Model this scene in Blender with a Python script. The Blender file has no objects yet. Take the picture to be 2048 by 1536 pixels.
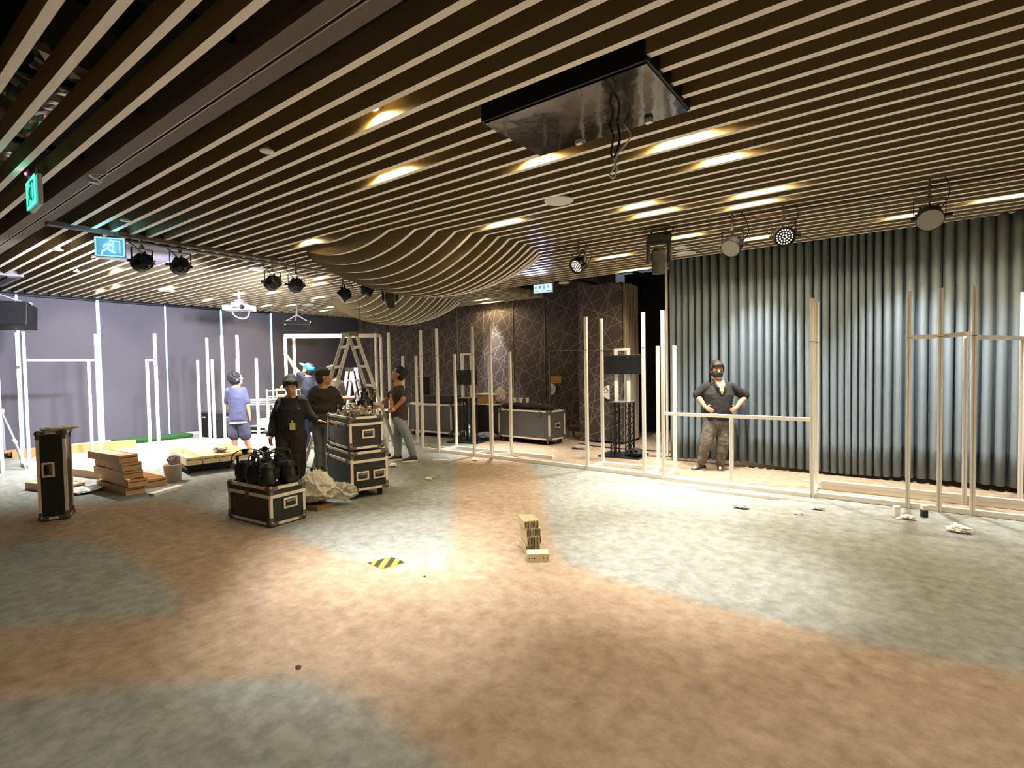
import bpy, bmesh, math, random
import numpy as np
from mathutils import Vector, Matrix, Quaternion

random.seed(7)
rng = np.random.default_rng(11)
SC = bpy.context.scene
COL = SC.collection
PI = math.pi
R = math.radians

# ------------------------------------------------------------------ camera
YAW, PITCH, ROLL, FPX, EYE = R(36.5), math.atan(35/1049), 0.0175, 1049.0, 1.7
fh = Vector((-math.sin(YAW), math.cos(YAW), 0)); rh = Vector((math.cos(YAW), math.sin(YAW), 0)); up = Vector((0, 0, 1))
fw = fh*math.cos(PITCH) - up*math.sin(PITCH)
uc = up*math.cos(PITCH) + fh*math.sin(PITCH)
cr = rh*math.cos(ROLL) - uc*math.sin(ROLL)
cu = uc*math.cos(ROLL) + rh*math.sin(ROLL)
cam = bpy.data.objects.new('camera', bpy.data.cameras.new('camera')); COL.objects.link(cam)
cam.data.sensor_width = 36; cam.data.lens = FPX/2048*36; cam.data.clip_start = 0.05; cam.data.clip_end = 100
M = Matrix((cr, cu, -fw)).transposed().to_4x4(); M.translation = Vector((0, 0, EYE)); cam.matrix_world = M
SC.camera = cam

# ------------------------------------------------------------------ world + exposure
W = bpy.data.worlds.new('world'); SC.world = W; W.use_nodes = True
W.node_tree.nodes['Background'].inputs[0].default_value = (0.02, 0.025, 0.03, 1)
W.node_tree.nodes['Background'].inputs[1].default_value = 1.0
vs = SC.view_settings
vs.view_transform = 'Standard'; vs.look = 'None'; vs.gamma = 1; vs.use_curve_mapping = False
vs.exposure = 2.25
SC.cycles.use_denoising = True
SC.cycles.max_bounces = 7; SC.cycles.diffuse_bounces = 5; SC.cycles.glossy_bounces = 3; SC.cycles.transmission_bounces = 5
SC.cycles.sample_clamp_indirect = 6; SC.cycles.caustics_reflective = False; SC.cycles.caustics_refractive = False

WARM = (1.0, 0.79, 0.46); COOL = (0.82, 0.85, 1.0); BEAMW = (1.0, 0.97, 0.92)
P_BEAM, P_GLOW, P_COOL, P_WASH = 250, 8.0, 300, 120

# ------------------------------------------------------------------ materials
def lin(h):
    c = [int(h[i:i+2], 16)/255 for i in (0, 2, 4)]
    return tuple(x/12.92 if x <= .04045 else ((x+.055)/1.055)**2.4 for x in c)
MATS = {}
def mat(name, col, rough=.6, metal=0., bump=0., bscale=60., var=0., vscale=8., emit=None, estr=1., trans=0., alpha=1., spec=.5, stretch=(1, 1, 1)):
    if name in MATS: return MATS[name]
    m = bpy.data.materials.new(name); m.use_nodes = True; MATS[name] = m
    nt = m.node_tree; b = nt.nodes['Principled BSDF']
    c = lin(col) if isinstance(col, str) else col
    b.inputs['Base Color'].default_value = (*c, 1); b.inputs['Roughness'].default_value = rough
    b.inputs['Metallic'].default_value = metal; b.inputs['Specular IOR Level'].default_value = spec
    b.inputs['Transmission Weight'].default_value = trans; b.inputs['Alpha'].default_value = alpha
    if emit is not None:
        b.inputs['Emission Color'].default_value = (*(lin(emit) if isinstance(emit, str) else emit), 1); b.inputs['Emission Strength'].default_value = estr
    if bump or var:
        tc = nt.nodes.new('ShaderNodeTexCoord'); mp = nt.nodes.new('ShaderNodeMapping'); mp.inputs['Scale'].default_value = stretch
        nt.links.new(tc.outputs['Object'], mp.inputs[0])
    if var:
        n = nt.nodes.new('ShaderNodeTexNoise'); n.inputs['Scale'].default_value = vscale; n.inputs['Detail'].default_value = 5
        nt.links.new(mp.outputs[0], n.inputs['Vector'])
        r = nt.nodes.new('ShaderNodeMix'); r.data_type = 'RGBA'
        r.inputs[6].default_value = (*[x*(1-var) for x in c], 1); r.inputs[7].default_value = (*[min(1, x*(1+var)) for x in c], 1)
        nt.links.new(n.outputs[0], r.inputs[0]); nt.links.new(r.outputs[2], b.inputs['Base Color'])
    if bump:
        n2 = nt.nodes.new('ShaderNodeTexNoise'); n2.inputs['Scale'].default_value = bscale; n2.inputs['Detail'].default_value = 4
        nt.links.new(mp.outputs[0], n2.inputs['Vector'])
        bp = nt.nodes.new('ShaderNodeBump'); bp.inputs['Strength'].default_value = bump; bp.inputs['Distance'].default_value = .02
        nt.links.new(n2.outputs[0], bp.inputs['Height']); nt.links.new(bp.outputs[0], b.inputs['Normal'])
    return m
ALU = mat('anodised aluminium', 'e0dcd4', .5, .0, var=.06, vscale=3)
ALUR = mat('ladder aluminium', 'b9b4a6', .45, .35, var=.1, vscale=5)
STEEL = mat('zinc steel', '8d8c88', .35, .85)
TRIM = mat('case edge aluminium', 'd6ccb8', .42, .15, var=.1, vscale=20)
CORN = mat('case corner steel', '6b655b', .4, .6)
PANEL = mat('black case laminate', '1d1c1b', .45, 0, bump=.08, bscale=220)
PANELG = mat('dark grey case laminate', '4a4743', .6, 0, bump=.06, bscale=220)
BLK = mat('black plastic', '131314', .42)
BLKM = mat('matte black metal', '1b1b1c', .5, .2)
RUB = mat('black rubber', '0e0e0e', .8)
WHT = mat('white plastic', 'e6e4df', .4)
SLATB = mat('pale slat timber with bounce light', 'fbf1e2', .55, 0, var=.08, vscale=2, stretch=(.3, 6, 6))  # same timber as the sides, lightened to stand for floor bounce
SLATS = mat('brown slat timber with side shade', '94835c', .6, 0, var=.16, vscale=2, stretch=(.3, 6, 6))  # brown side tone kept darker to stand for weaker bounce light
DECK = mat('black void above ceiling', '15110e', .9)
BEAM = mat('grey brown painted beam', '6e635a', .7, 0, var=.06, vscale=6)
LAMP = mat('lit lamp face', 'fff0d0', .4, emit=(1, .82, .52), estr=22)
PINE = mat('pine board', 'b48a54', .6, 0, var=.14, vscale=3, bump=.05, bscale=40, stretch=(1, 8, 8))
DRAW = mat('pale birch drawer', 'c09a70', .55, 0, var=.1, vscale=4, stretch=(1, 6, 6))
DRAWI = mat('drawer inner lining', 'd9b98a', .6, 0, var=.08, vscale=4)
SKIN = mat('skin', 'c9926f', .55, 0, var=.06, vscale=30)
SKIN2 = mat('tanned skin', 'b57a58', .55, 0, var=.06, vscale=30)
HAIR = mat('black hair', '120e0c', .7, 0, bump=.5, bscale=90)
CABLE = mat('black cable', '101010', .6)

# ------------------------------------------------------------------ mesh builder
class MB:
    def __init__(s): s.v = []; s.f = []; s.m = []
    def add(s, vs, fs, mi=0, T=None):
        o = len(s.v)
        s.v += [tuple(T @ Vector(p)) if T is not None else tuple(p) for p in vs]
        s.f += [tuple(i+o for i in f) for f in fs]; s.m += [mi]*len(fs); return s
    def box(s, c, d, rz=0., T=None, mi=0, bev=0.):
        x, y, z = d[0]/2, d[1]/2, d[2]/2
        if bev:
            bm = bmesh.new(); bmesh.ops.create_cube(bm, size=1)
            for v in bm.verts: v.co = Vector((v.co.x*d[0], v.co.y*d[1], v.co.z*d[2]))
            bmesh.ops.bevel(bm, geom=bm.edges[:], offset=min(bev, min(d)*.45), segments=2, affect='EDGES', profile=.5)
            bm.verts.index_update(); V = [v.co[:] for v in bm.verts]; F = [[v.index for v in f.verts] for f in bm.faces]; bm.free()
        else:
            V = [(a*x, b*y, e*z) for a in (-1, 1) for b in (-1, 1) for e in (-1, 1)]
            F = [(0, 1, 3, 2), (4, 6, 7, 5), (0, 4, 5, 1), (2, 3, 7, 6), (0, 2, 6, 4), (1, 5, 7, 3)]
        L = Matrix.Translation(c) @ Matrix.Rotation(rz, 4, 'Z')
        return s.add(V, F, mi, T @ L if T is not None else L)
    def beam(s, p, q, w, h=None, upv=(0, 0, 1), mi=0, T=None):
        p, q = Vector(p), Vector(q); d = (q-p); L = d.length; d.normalize(); u = Vector(upv)
        if abs(d.dot(u)) > .98: u = Vector((0, 1, 0)) if abs(d.y) < .9 else Vector((1, 0, 0))
        x = d.cross(u).normalized(); y = x.cross(d).normalized(); h = w if h is None else h
        V = [p + d*t*L + x*a*w/2 + y*b*h/2 for t in (0, 1) for a, b in ((-1, -1), (1, -1), (1, 1), (-1, 1))]
        return s.add(V, [(3, 2, 1, 0), (4, 5, 6, 7), (0, 1, 5, 4), (1, 2, 6, 5), (2, 3, 7, 6), (3, 0, 4, 7)], mi, T)
    def cyl(s, p, q, r0, r1=None, n=16, mi=0, T=None, cap=True):
        return s.tube([p, q], [r0, r0 if r1 is None else r1], n, mi, T, cap)
    def tube(s, pts, rad, n=10, mi=0, T=None, cap=True, ry=1.0, ref=None):
        pts = [Vector(p) for p in pts]; k = len(pts)
        if not hasattr(rad, '__len__'): rad = [rad]*k
        V = []; u = None
        for i, p in enumerate(pts):
            a = pts[max(i-1, 0)]; b = pts[min(i+1, k-1)]; d = (b-a)
            d = d.normalized() if d.length > 1e-9 else Vector((0, 0, 1))
            if u is None:
                t = Vector(ref) if ref is not None else (Vector((0, 0, 1)) if abs(d.z) < .9 else Vector((1, 0, 0)))
                u = (t - d*t.dot(d)).normalized()
            else:
                u = (u - d*u.dot(d)); u = u.normalized() if u.length > 1e-6 else d.orthogonal().normalized()
            w = d.cross(u)
            V += [p + u*math.cos(2*PI*j/n)*rad[i] + w*math.sin(2*PI*j/n)*rad[i]*ry for j in range(n)]
        F = [(i*n+j, i*n+(j+1) % n, (i+1)*n+(j+1) % n, (i+1)*n+j) for i in range(k-1) for j in range(n)]
        if cap: F += [tuple(range(n))[::-1], tuple((k-1)*n+j for j in range(n))]
        return s.add(V, F, mi, T)
    def lathe(s, prof, n=24, mi=0, T=None, cap=True):
        k = len(prof)
        V = [(r*math.cos(2*PI*j/n), r*math.sin(2*PI*j/n), z) for r, z in prof for j in range(n)]
        F = [(i*n+j, i*n+(j+1) % n, (i+1)*n+(j+1) % n, (i+1)*n+j) for i in range(k-1) for j in range(n)]
        if cap: F += [tuple(range(n))[::-1], tuple((k-1)*n+j for j in range(n))]
        return s.add(V, F, mi, T)
    def ell(s, c, r, nu=16, nv=10, mi=0, T=None, rot=None):
        V = [(0, 0, -1)]+[(math.cos(2*PI*j/nu)*math.sin(PI*i/nv), math.sin(2*PI*j/nu)*math.sin(PI*i/nv), -math.cos(PI*i/nv)) for i in range(1, nv) for j in range(nu)]+[(0, 0, 1)]
        F = [(0, 1+(j+1) % nu, 1+j) for j in range(nu)]
        F += [(1+(i-1)*nu+j, 1+(i-1)*nu+(j+1) % nu, 1+i*nu+(j+1) % nu, 1+i*nu+j) for i in range(1, nv-1) for j in range(nu)]
        F += [(len(V)-1, 1+(nv-2)*nu+j, 1+(nv-2)*nu+(j+1) % nu) for j in range(nu)]
        L = Matrix.Translation(c)
        if rot is not None: L = L @ rot.to_4x4()
        L = L @ Matrix.Diagonal((*r, 1))
        return s.add(V, F, mi, T @ L if T is not None else L)
    def prism(s, poly, z0, z1, mi=0, T=None):
        n = len(poly); V = [(x, y, z0) for x, y in poly]+[(x, y, z1) for x, y in poly]
        F = [tuple(range(n))[::-1], tuple(range(n, 2*n))]+[(i, (i+1) % n, n+(i+1) % n, n+i) for i in range(n)]
        return s.add(V, F, mi, T)
    def cap(s, p, q, r0, r1, n=14):        # capsule used for bodies
        p, q = Vector(p), Vector(q); d = (q-p).normalized()
        pts = []; rr = []
        for t in (-.98, -.8, -.45): pts.append(p + d*r0*t); rr.append(r0*math.sqrt(1-t*t))
        pts += [p, q]; rr += [r0, r1]
        for t in (.45, .8, .98): pts.append(q + d*r1*t); rr.append(r1*math.sqrt(1-t*t))
        return s.tube(pts, rr, n)
    def build(s, name, mats, parent=None, smooth=False, loc=None):
        me = bpy.data.meshes.new(name); me.from_pydata([tuple(v) for v in s.v], [], s.f)
        for m in (mats if isinstance(mats, (list, tuple)) else [mats]): me.materials.append(m)
        if any(s.m): me.polygons.foreach_set('material_index', s.m)
        bm = bmesh.new(); bm.from_mesh(me); bmesh.ops.recalc_face_normals(bm, faces=bm.faces[:]); bm.to_mesh(me); bm.free()
        if smooth: me.polygons.foreach_set('use_smooth', [True]*len(me.polygons))
        me.update()
        o = bpy.data.objects.new(name, me); COL.objects.link(o)
        if parent is not None: o.parent = parent
        if loc is not None: o.location = loc
        return o
def smooth_by_angle(o, a=40):
    o.data.polygons.foreach_set('use_smooth', [True]*len(o.data.polygons))
    bm = bmesh.new(); bm.from_mesh(o.data); c = R(a)
    for e in bm.edges:
        if len(e.link_faces) == 2 and e.calc_face_angle(0) > c: e.smooth = False
    bm.to_mesh(o.data); bm.free(); return o
def tag(o, label=None, cat=None, group=None, kind=None):
    if label: o['label'] = label
    if cat: o['category'] = cat
    if group: o['group'] = group
    if kind: o['kind'] = kind
    return o
def thing(name, label, cat, loc=(0, 0, 0), rz=0., group=None):
    o = bpy.data.objects.new(name, None); COL.objects.link(o); o.empty_display_size = .1
    o.location = loc; o.rotation_euler = (0, 0, rz); return tag(o, label, cat, group)
KIDS = {}
def tree(o):
    return [c for c in bpy.data.objects if c.parent is o]
def copy_tree(o, parent=None):
    c = o.copy(); COL.objects.link(c)
    if parent is not None: c.parent = parent
    for ch in tree(o): copy_tree(ch, c)
    return c
def lamp(name, kind, parent, loc, power, col, target=None, size=R(60), blend=1., radius=.04):
    l = bpy.data.lights.new(name, kind); l.energy = power; l.color = col
    if kind == 'SPOT': l.spot_size = size; l.spot_blend = blend; l.shadow_soft_size = radius
    elif kind == 'POINT': l.shadow_soft_size = radius
    o = bpy.data.objects.new(name, l); COL.objects.link(o); o.location = loc
    if parent is not None: o.parent = parent
    if target is not None: o.rotation_mode = 'QUATERNION'; o.rotation_quaternion = (Vector(target)-Vector(loc)).to_track_quat('-Z', 'Y')
    return o
def struct(o): o['kind'] = 'structure'; return o
H = 3.5
# ------------------------------------------------------------------ FLOOR (patterned carpet)
POLY = [
 [(-5.9, 7.9), (-5.4, 7.7), (-4.29, 6.5), (-3.25, 4.98), (-2.64, 4.17), (-2.32, 3.85), (-2.06, 3.80), (-1.68, 3.75), (-1.13, 3.73), (-.62, 3.73), (-.23, 3.73), (.13, 3.78), (.55, 3.86), (1.6, 4.2), (2.6, 5), (3.2, 6.4), (3.2, 7.75), (-2, 7.75)],
 [(-6.79, 7.4), (-4.61, 4.9), (-3.55, 3.75), (-3.09, 3.2), (-3.37, 2.92), (-4.03, 2.86), (-4.58, 2.89), (-5.12, 2.89), (-6.31, 2.87), (-7.3, 2.89), (-8.0, 2.72), (-8.61, 2.04), (-9.2, 1.0), (-16, 1.0), (-16, 12), (-9, 12)],
 [(-7.14, 1.1), (-7.06, 1.46), (-6.52, 1.69), (-5.63, 1.73), (-4.67, 1.68), (-4.25, 1.61), (-4.10, 1.46), (-4.48, 1.12), (-4.92, .74), (-6, .3), (-7.4, .4)],
 [(-3.9, .35), (-3.58, .77), (-3.27, 1.06), (-2.97, 1.32), (-2.77, 1.52), (-2.6, 1.6), (-2.26, 1.64), (-1.87, 1.6), (-1.48, 1.56), (-1.11, 1.50), (-.3, 1.3), (.2, .3), (-.3, -1.2), (-2.4, -1.4)],
 [(.9, 1.2), (2.6, 2.6), (4.2, 2.4), (4.4, .2), (2.4, -.9), (1.0, -.2)]]
def build_floor():
    x = np.arange(-16.2, 5.41, .06); y = np.arange(-4.3, 13.01, .06)
    X, Y = np.meshgrid(x, y, indexing='ij'); P = np.stack([X.ravel(), Y.ravel()], 1)
    g = np.zeros(len(P))
    for poly in POLY:
        q = np.array(poly); ins = np.zeros(len(P), bool); dmin = np.full(len(P), 9.)
        for i in range(len(q)):
            a, b = q[i-1], q[i]; ab = b-a
            t = np.clip(((P-a)@ab)/(ab@ab), 0, 1); dmin = np.minimum(dmin, np.hypot(*(P-a-t[:, None]*ab).T))
            c = ((a[1] > P[:, 1]) != (b[1] > P[:, 1]))
            with np.errstate(divide='ignore', invalid='ignore'):
                xi = (b[0]-a[0])*(P[:, 1]-a[1])/(b[1]-a[1])+a[0]
            ins ^= c & (P[:, 0] < xi)
        g = np.maximum(g, np.clip(.5+np.where(ins, dmin, -dmin)/.16, 0, 1))
    nx, ny = X.shape
    V = np.concatenate([P, np.zeros((len(P), 1))], 1)
    ii = np.arange(nx*ny).reshape(nx, ny)
    F = np.stack([ii[:-1, :-1], ii[1:, :-1], ii[1:, 1:], ii[:-1, 1:]], -1).reshape(-1, 4)
    me = bpy.data.meshes.new('floor'); me.from_pydata(V.tolist(), [], F.tolist())
    at = me.attributes.new('pattern', 'FLOAT', 'POINT'); at.data.foreach_set('value', g.astype(np.float32))
    m = bpy.data.materials.new('patterned carpet'); m.use_nodes = True; nt = m.node_tree; b = nt.nodes['Principled BSDF']
    N = nt.nodes.new; L = nt.links.new
    a = N('ShaderNodeAttribute'); a.attribute_name = 'pattern'
    tc = N('ShaderNodeTexCoord')
    n1 = N('ShaderNodeTexNoise'); n1.inputs['Scale'].default_value = 9; n1.inputs['Detail'].default_value = 4; n1.inputs['Roughness'].default_value = .65
    n0 = N('ShaderNodeTexNoise'); n0.inputs['Scale'].default_value = 2.2; n0.inputs['Detail'].default_value = 3
    n2 = N('ShaderNodeTexNoise'); n2.inputs['Scale'].default_value = 260; n2.inputs['Detail'].default_value = 2
    for n in (n0, n1, n2): L(tc.outputs['Object'], n.inputs['Vector'])
    def mix(f, c1, c2, blend='MIX'):
        k = N('ShaderNodeMix'); k.data_type = 'RGBA'; k.blend_type = blend
        for idx, v in ((0, f), (6, c1), (7, c2)):
            if isinstance(v, (tuple, float, int)): k.inputs[idx].default_value = v
            else: L(v, k.inputs[idx])
        return k.outputs[2]
    r1 = N('ShaderNodeValToRGB'); r1.color_ramp.elements[0].position = .3; r1.color_ramp.elements[1].position = .72
    L(n1.outputs[0], r1.inputs[0])
    grey = mix(r1.outputs[0], (.175, .187, .178, 1), (.31, .325, .308, 1))
    tan = mix(r1.outputs[0], (.225, .168, .120, 1), (.38, .297, .222, 1))
    base = mix(a.outputs['Fac'], tan, grey)
    r0 = N('ShaderNodeValToRGB'); r0.color_ramp.elements[0].color = (.82, .8, .76, 1); r0.color_ramp.elements[1].color = (1.1, 1.1, 1.1, 1)
    L(n0.outputs[0], r0.inputs[0]); L(mix(1.0, base, r0.outputs[0], 'MULTIPLY'), b.inputs['Base Color'])
    b.inputs['Roughness'].default_value = .95; b.inputs['Specular IOR Level'].default_value = .1
    ad = N('ShaderNodeMath'); ad.operation = 'MULTIPLY_ADD'; ad.inputs[1].default_value = .35; L(n2.outputs[0], ad.inputs[0]); L(n1.outputs[0], ad.inputs[2])
    bp = N('ShaderNodeBump'); bp.inputs['Strength'].default_value = .5; bp.inputs['Distance'].default_value = .03
    L(ad.outputs[0], bp.inputs['Height']); L(bp.outputs[0], b.inputs['Normal'])
    me.materials.append(m); o = bpy.data.objects.new('floor', me); COL.objects.link(o); struct(o)
build_floor()

# ------------------------------------------------------------------ WALLS
XL, YB, XR, YF = -15.5, 11.8, 5.2, -4.0
struct(MB().box(((XL+XR)/2, YF-.1, 2.25), (XR-XL+.4, .2, 4.5)).build('wall_front', mat('plain taupe wall', '8a7f74', .8)))
struct(MB().box((XR+.1, 4.2, 2.25), (.2, 16.6, 4.5)).build('wall_right', mat('plain taupe wall', '8a7f74', .8)))
# left: glazing with daylight behind dark roller blinds
struct(MB().box((XL-.16, 4, 2.25), (.1, 16.4, 4.5)).build('wall_left', mat('charcoal wall', '34313a', .85)))
win = struct(MB().box((XL-.085, 4.3, 1.75), (.02, 8.9, 3.44)).build('window_1', mat('daylit glass', 'a9cfff', .2, emit=(.38, .66, 1.0), estr=.3)))
BLIND = mat('plum grey roller blind cloth', '56535c', .85, 0, bump=.12, bscale=160, var=.05, vscale=2)
gaps = [1.42, 2.84, 4.28, 5.72, 7.13, 8.59]
gw = [.04, .05, .075, .045, .06, .045]
names = ['leftmost plum grey roller blind behind the hanging loudspeaker', 'plum grey roller blind behind the wide white goalpost frame', 'plum grey roller blind above the green turf mat', 'plum grey roller blind above the black subwoofer box', 'plum grey roller blind behind the man in blue tee']
edges = gaps
for i in range(5):
    y0 = edges[i]+gw[i]/2; y1 = edges[i+1]-gw[i+1]/2
    t = thing('roller_blind', names[i], 'blind', (XL, (y0+y1)/2, 0), 0, 'roller blinds on the left wall')
    n = 10; w = y1-y0
    mb = MB()
    mb.box((-.02, 0, 1.75), (.012, w, 3.40)); mb.build('cloth', BLIND, t)
    MB().box((-.02, 0, .035), (.03, w, .035)).build('bottom_rail', BLKM, t)
    MB().cyl((-.02, -w/2, 3.46), (-.02, w/2, 3.46), .035).build('roller', BLKM, t)
struct(MB().box((XL+.0, -1.3, 1.75), (.03, 5.36, 3.5)).build('trim_1', mat('charcoal wall', '34313a')))
struct(MB().box((XL+.0, 10.2, 1.75), (.03, 3.14, 3.5)).build('trim_2', mat('dark brown grey panel', '3b3638', .8, var=.04)))
struct(MB().box((XL+.03, 4, .04), (.02, 16, .08)).build('baseboard_left', mat('pale skirting', 'bfc3d0', .5)))
# back: patterned acoustic partition
def lattice_mat():
    m = bpy.data.materials.new('lattice patterned partition'); m.use_nodes = True; nt = m.node_tree; b = nt.nodes['Principled BSDF']
    N = nt.nodes.new; L = nt.links.new
    tc = N('ShaderNodeTexCoord'); out = None
    n = N('ShaderNodeTexNoise'); n.inputs['Scale'].default_value = .9; L(tc.outputs['Object'], n.inputs['Vector'])
    for ang, sc, ph, jit in ((22, 3.0, .1, 1.2), (-62, 2.7, .35, 1.4), (58, 2.8, .6, 1.1), (80, 1.7, .2, 1.5), (-20, 1.5, .8, 1.3)):
        sp = N('ShaderNodeVectorMath'); sp.operation = 'DOT_PRODUCT'; a = R(ang+90); sp.inputs[1].default_value = (math.cos(a)*sc, 0, math.sin(a)*sc); L(tc.outputs['Object'], sp.inputs[0])
        ad = N('ShaderNodeMath'); ad.operation = 'MULTIPLY_ADD'; L(n.outputs[0], ad.inputs[0]); ad.inputs[1].default_value = jit*.35; L(sp.outputs['Value'], ad.inputs[2])
        fr = N('ShaderNodeMath'); fr.operation = 'PINGPONG'; fr.inputs[1].default_value = .5
        a2 = N('ShaderNodeMath'); a2.operation = 'ADD'; a2.inputs[1].default_value = ph; L(ad.outputs[0], a2.inputs[0]); L(a2.outputs[0], fr.inputs[0])
        lt = N('ShaderNodeMath'); lt.operation = 'LESS_THAN'; lt.inputs[1].default_value = .017*sc/2.2; L(fr.outputs[0], lt.inputs[0])
        if out is None: out = lt.outputs[0]
        else:
            mx = N('ShaderNodeMath'); mx.operation = 'MAXIMUM'; L(out, mx.inputs[0]); L(lt.outputs[0], mx.inputs[1]); out = mx.outputs[0]
    k = N('ShaderNodeMix'); k.data_type = 'RGBA'; k.inputs[6].default_value = (*lin('453c39'), 1); k.inputs[7].default_value = (*lin('7d7068'), 1)
    L(out, k.inputs[0]); L(k.outputs[2], b.inputs['Base Color']); b.inputs['Roughness'].default_value = .75
    return m
LAT = lattice_mat()
struct(MB().box(((XL-5.6)/2, YB+.05, 2.0), (-5.6-XL, .1, 4.0)).build('wall_back', LAT))
seam = mat('partition seam metal', '8f857a', .4, .5)
for i, x in enumerate((-14.83, -13.79, -12.8, -11.8, -10.75, -9.71, -8.66, -7.62, -6.58)):
    struct(MB().box((x, YB-.006, 1.76), (.018, .014, 3.5)).build('trim_%d' % (3+i), seam))
struct(MB().box((-10.5, YB-.01, .04), (9.8, .02, .08)).build('baseboard_back', mat('dark skirting', '2a2624')))
struct(MB().box((-.2, 12.7, 2.0), (11, .1, 4.0)).build('wall_backstage', mat('dark passage wall', '2b221f', .9)))
# door leaf outlined in the patterned wall
d = struct(MB().box((-7.02, YB-.012, 1.04), (.86, .02, 2.08)).build('door_1', LAT))
fr = MB()
fr.box((-7.46, YB-.02, 1.04), (.02, .025, 2.1)); fr.box((-6.58, YB-.02, 1.04), (.02, .025, 2.1)); fr.box((-7.02, YB-.02, 2.09), (.9, .025, .02))
fr.build('door_frame', seam, d)
def half_disc(name, x, y, z, side, r=.155):
    p = [(0, 0)]+[(r*math.cos(a), r*math.sin(a)) for a in np.linspace(-PI/2, PI/2, 20)]
    T = Matrix.Translation((x, y, z)) @ Matrix.Rotation(PI/2, 4, 'X') @ Matrix.Diagonal((side, 1, 1, 1))
    return T, p
T, p = half_disc('', -7.42, YB-.03, 1.08, 1); o = MB().prism(p, 0, .02, T=T).build('push_plate', WHT, d)
mk = MB(); mk.box((-7.385, YB-.054, 1.04), (.02, .004, .06)); mk.box((-7.385, YB-.054, 1.13), (.025, .004, .02)); mk.box((-7.34, YB-.054, 1.08), (.14, .004, .008)); mk.build('plate_mark', BLKM, o)
tag(MB().box((-7.27, YB-.028, 1.33), (.33, .006, .19)).build('paper_notice', mat('orange kraft notice', 'c58a52', .7, var=.25, vscale=14)), 'orange brown paper notice above half round white door plate', 'notice')
# stacked folding partition beside the passage
ps = thing('partition_stack', 'parked folding partition panels with lattice face and ribbed edges', 'partition', (-5.24, 10.35, 0))
MB().box((0, 0, 1.74), (1.04, .08, 3.40)).build('front_panel', LAT, ps)
rb = MB()
for k in range(9): rb.box((.02, .10+.085*k, 1.74), (1.0, .07, 3.40))
rb.build('folded_panel', mat('ribbed partition edge felt', 'd6cab6', .8, var=.06), ps)
rb = MB()
for k in range(9):
    rb.box((.522, .075+.085*k, 1.74), (.006, .012, 3.40)); rb.box((.46, .10+.085*k, .02), (.05, .05, .04))
rb.build('edge_seal', mat('brown seal strip', '5f554a', .6), ps)
T, p = half_disc('', .22, -.042, 1.11, -1, .15); o = MB().prism(p, 0, .02, T=T).build('push_plate', WHT, ps)
mk = MB(); mk.box((.15, -.066, 1.11), (.11, .004, .012)); mk.beam((.10, -.066, 1.16), (.16, -.066, 1.21), .012); mk.beam((.16, -.066, 1.21), (.2, -.066, 1.14), .012); mk.build('plate_mark', STEEL, o)
MB().box((-.0, -.045, 2.02), (1.04, .012, .02)).build('seam', seam, ps)
MB().box((.3, .4, 3.455), (.5, .05, .03)).build('track_roller', STEEL, ps)
# slim end column of the passage
struct(MB().box((-5.70, 11.2, 1.75), (.06, 1.1, 3.5)).build('trim_12', mat('dark passage wall', '2b221f')))
struct(MB().box((-3.55, 12.2, .03), (2.2, .9, .06)).build('trim_13', mat('pale sill', 'b9a78e', .7)))

# ------------------------------------------------------------------ CURTAIN
def build_curtain():
    t = thing('stage_curtain', 'tall pleated grey blue curtain along the right wall behind the masked man', 'curtain', (0, 0, 0))
    x0, x1 = -3.28, 5.1; n = 1400; mb = MB(); V = []; zs = [.06, .5, 1.2, 2.0, 2.8, 3.52]
    xs = np.linspace(x0, x1, n); ph = np.cumsum(2*PI/(.118+.022*np.sin(xs*2.1)+.014*np.sin(xs*5.3+1))*(xs[1]-xs[0]))
    y0 = 9.1-.10*np.clip((xs-.2)/1.2, 0, 1)
    nz = len(zs)
    for j, z in enumerate(zs):
        amp = .062+.012*np.sin(xs*3+z*.7)+.006*(3-z)
        wob = .35*np.sin(xs*1.7+z*.9)*(1-z/4)
        s = np.sin(ph+wob); y = y0+amp*np.sign(s)*np.abs(s)**.7
        zz = z + (0.02*np.sin(xs*2.3) if j == 0 else 0)
        V += list(zip(xs+.012*np.cos(ph+wob), y, np.full(n, z)+ (zz-z)))
    F = [(j*n+i, j*n+i+1, (j+1)*n+i+1, (j+1)*n+i) for j in range(nz-1) for i in range(n-1)]
    o = mb.add(V, F).build('cloth', mat('grey blue curtain cloth', '78858f', .85, 0, bump=.15, bscale=120, var=.05, vscale=3), t, True)
    so = o.modifiers.new('thick', 'SOLIDIFY'); so.thickness = .006
    MB().box(((x0+x1)/2, 9.08, 3.54), (x1-x0, .05, .03)).build('track', BLKM, t)
    MB().box((x0-.02, 9.06, 1.80), (.03, .05, 3.48)).build('leading_edge', mat('pale curtain edge', 'd0cabc', .6), t)
build_curtain()

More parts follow.
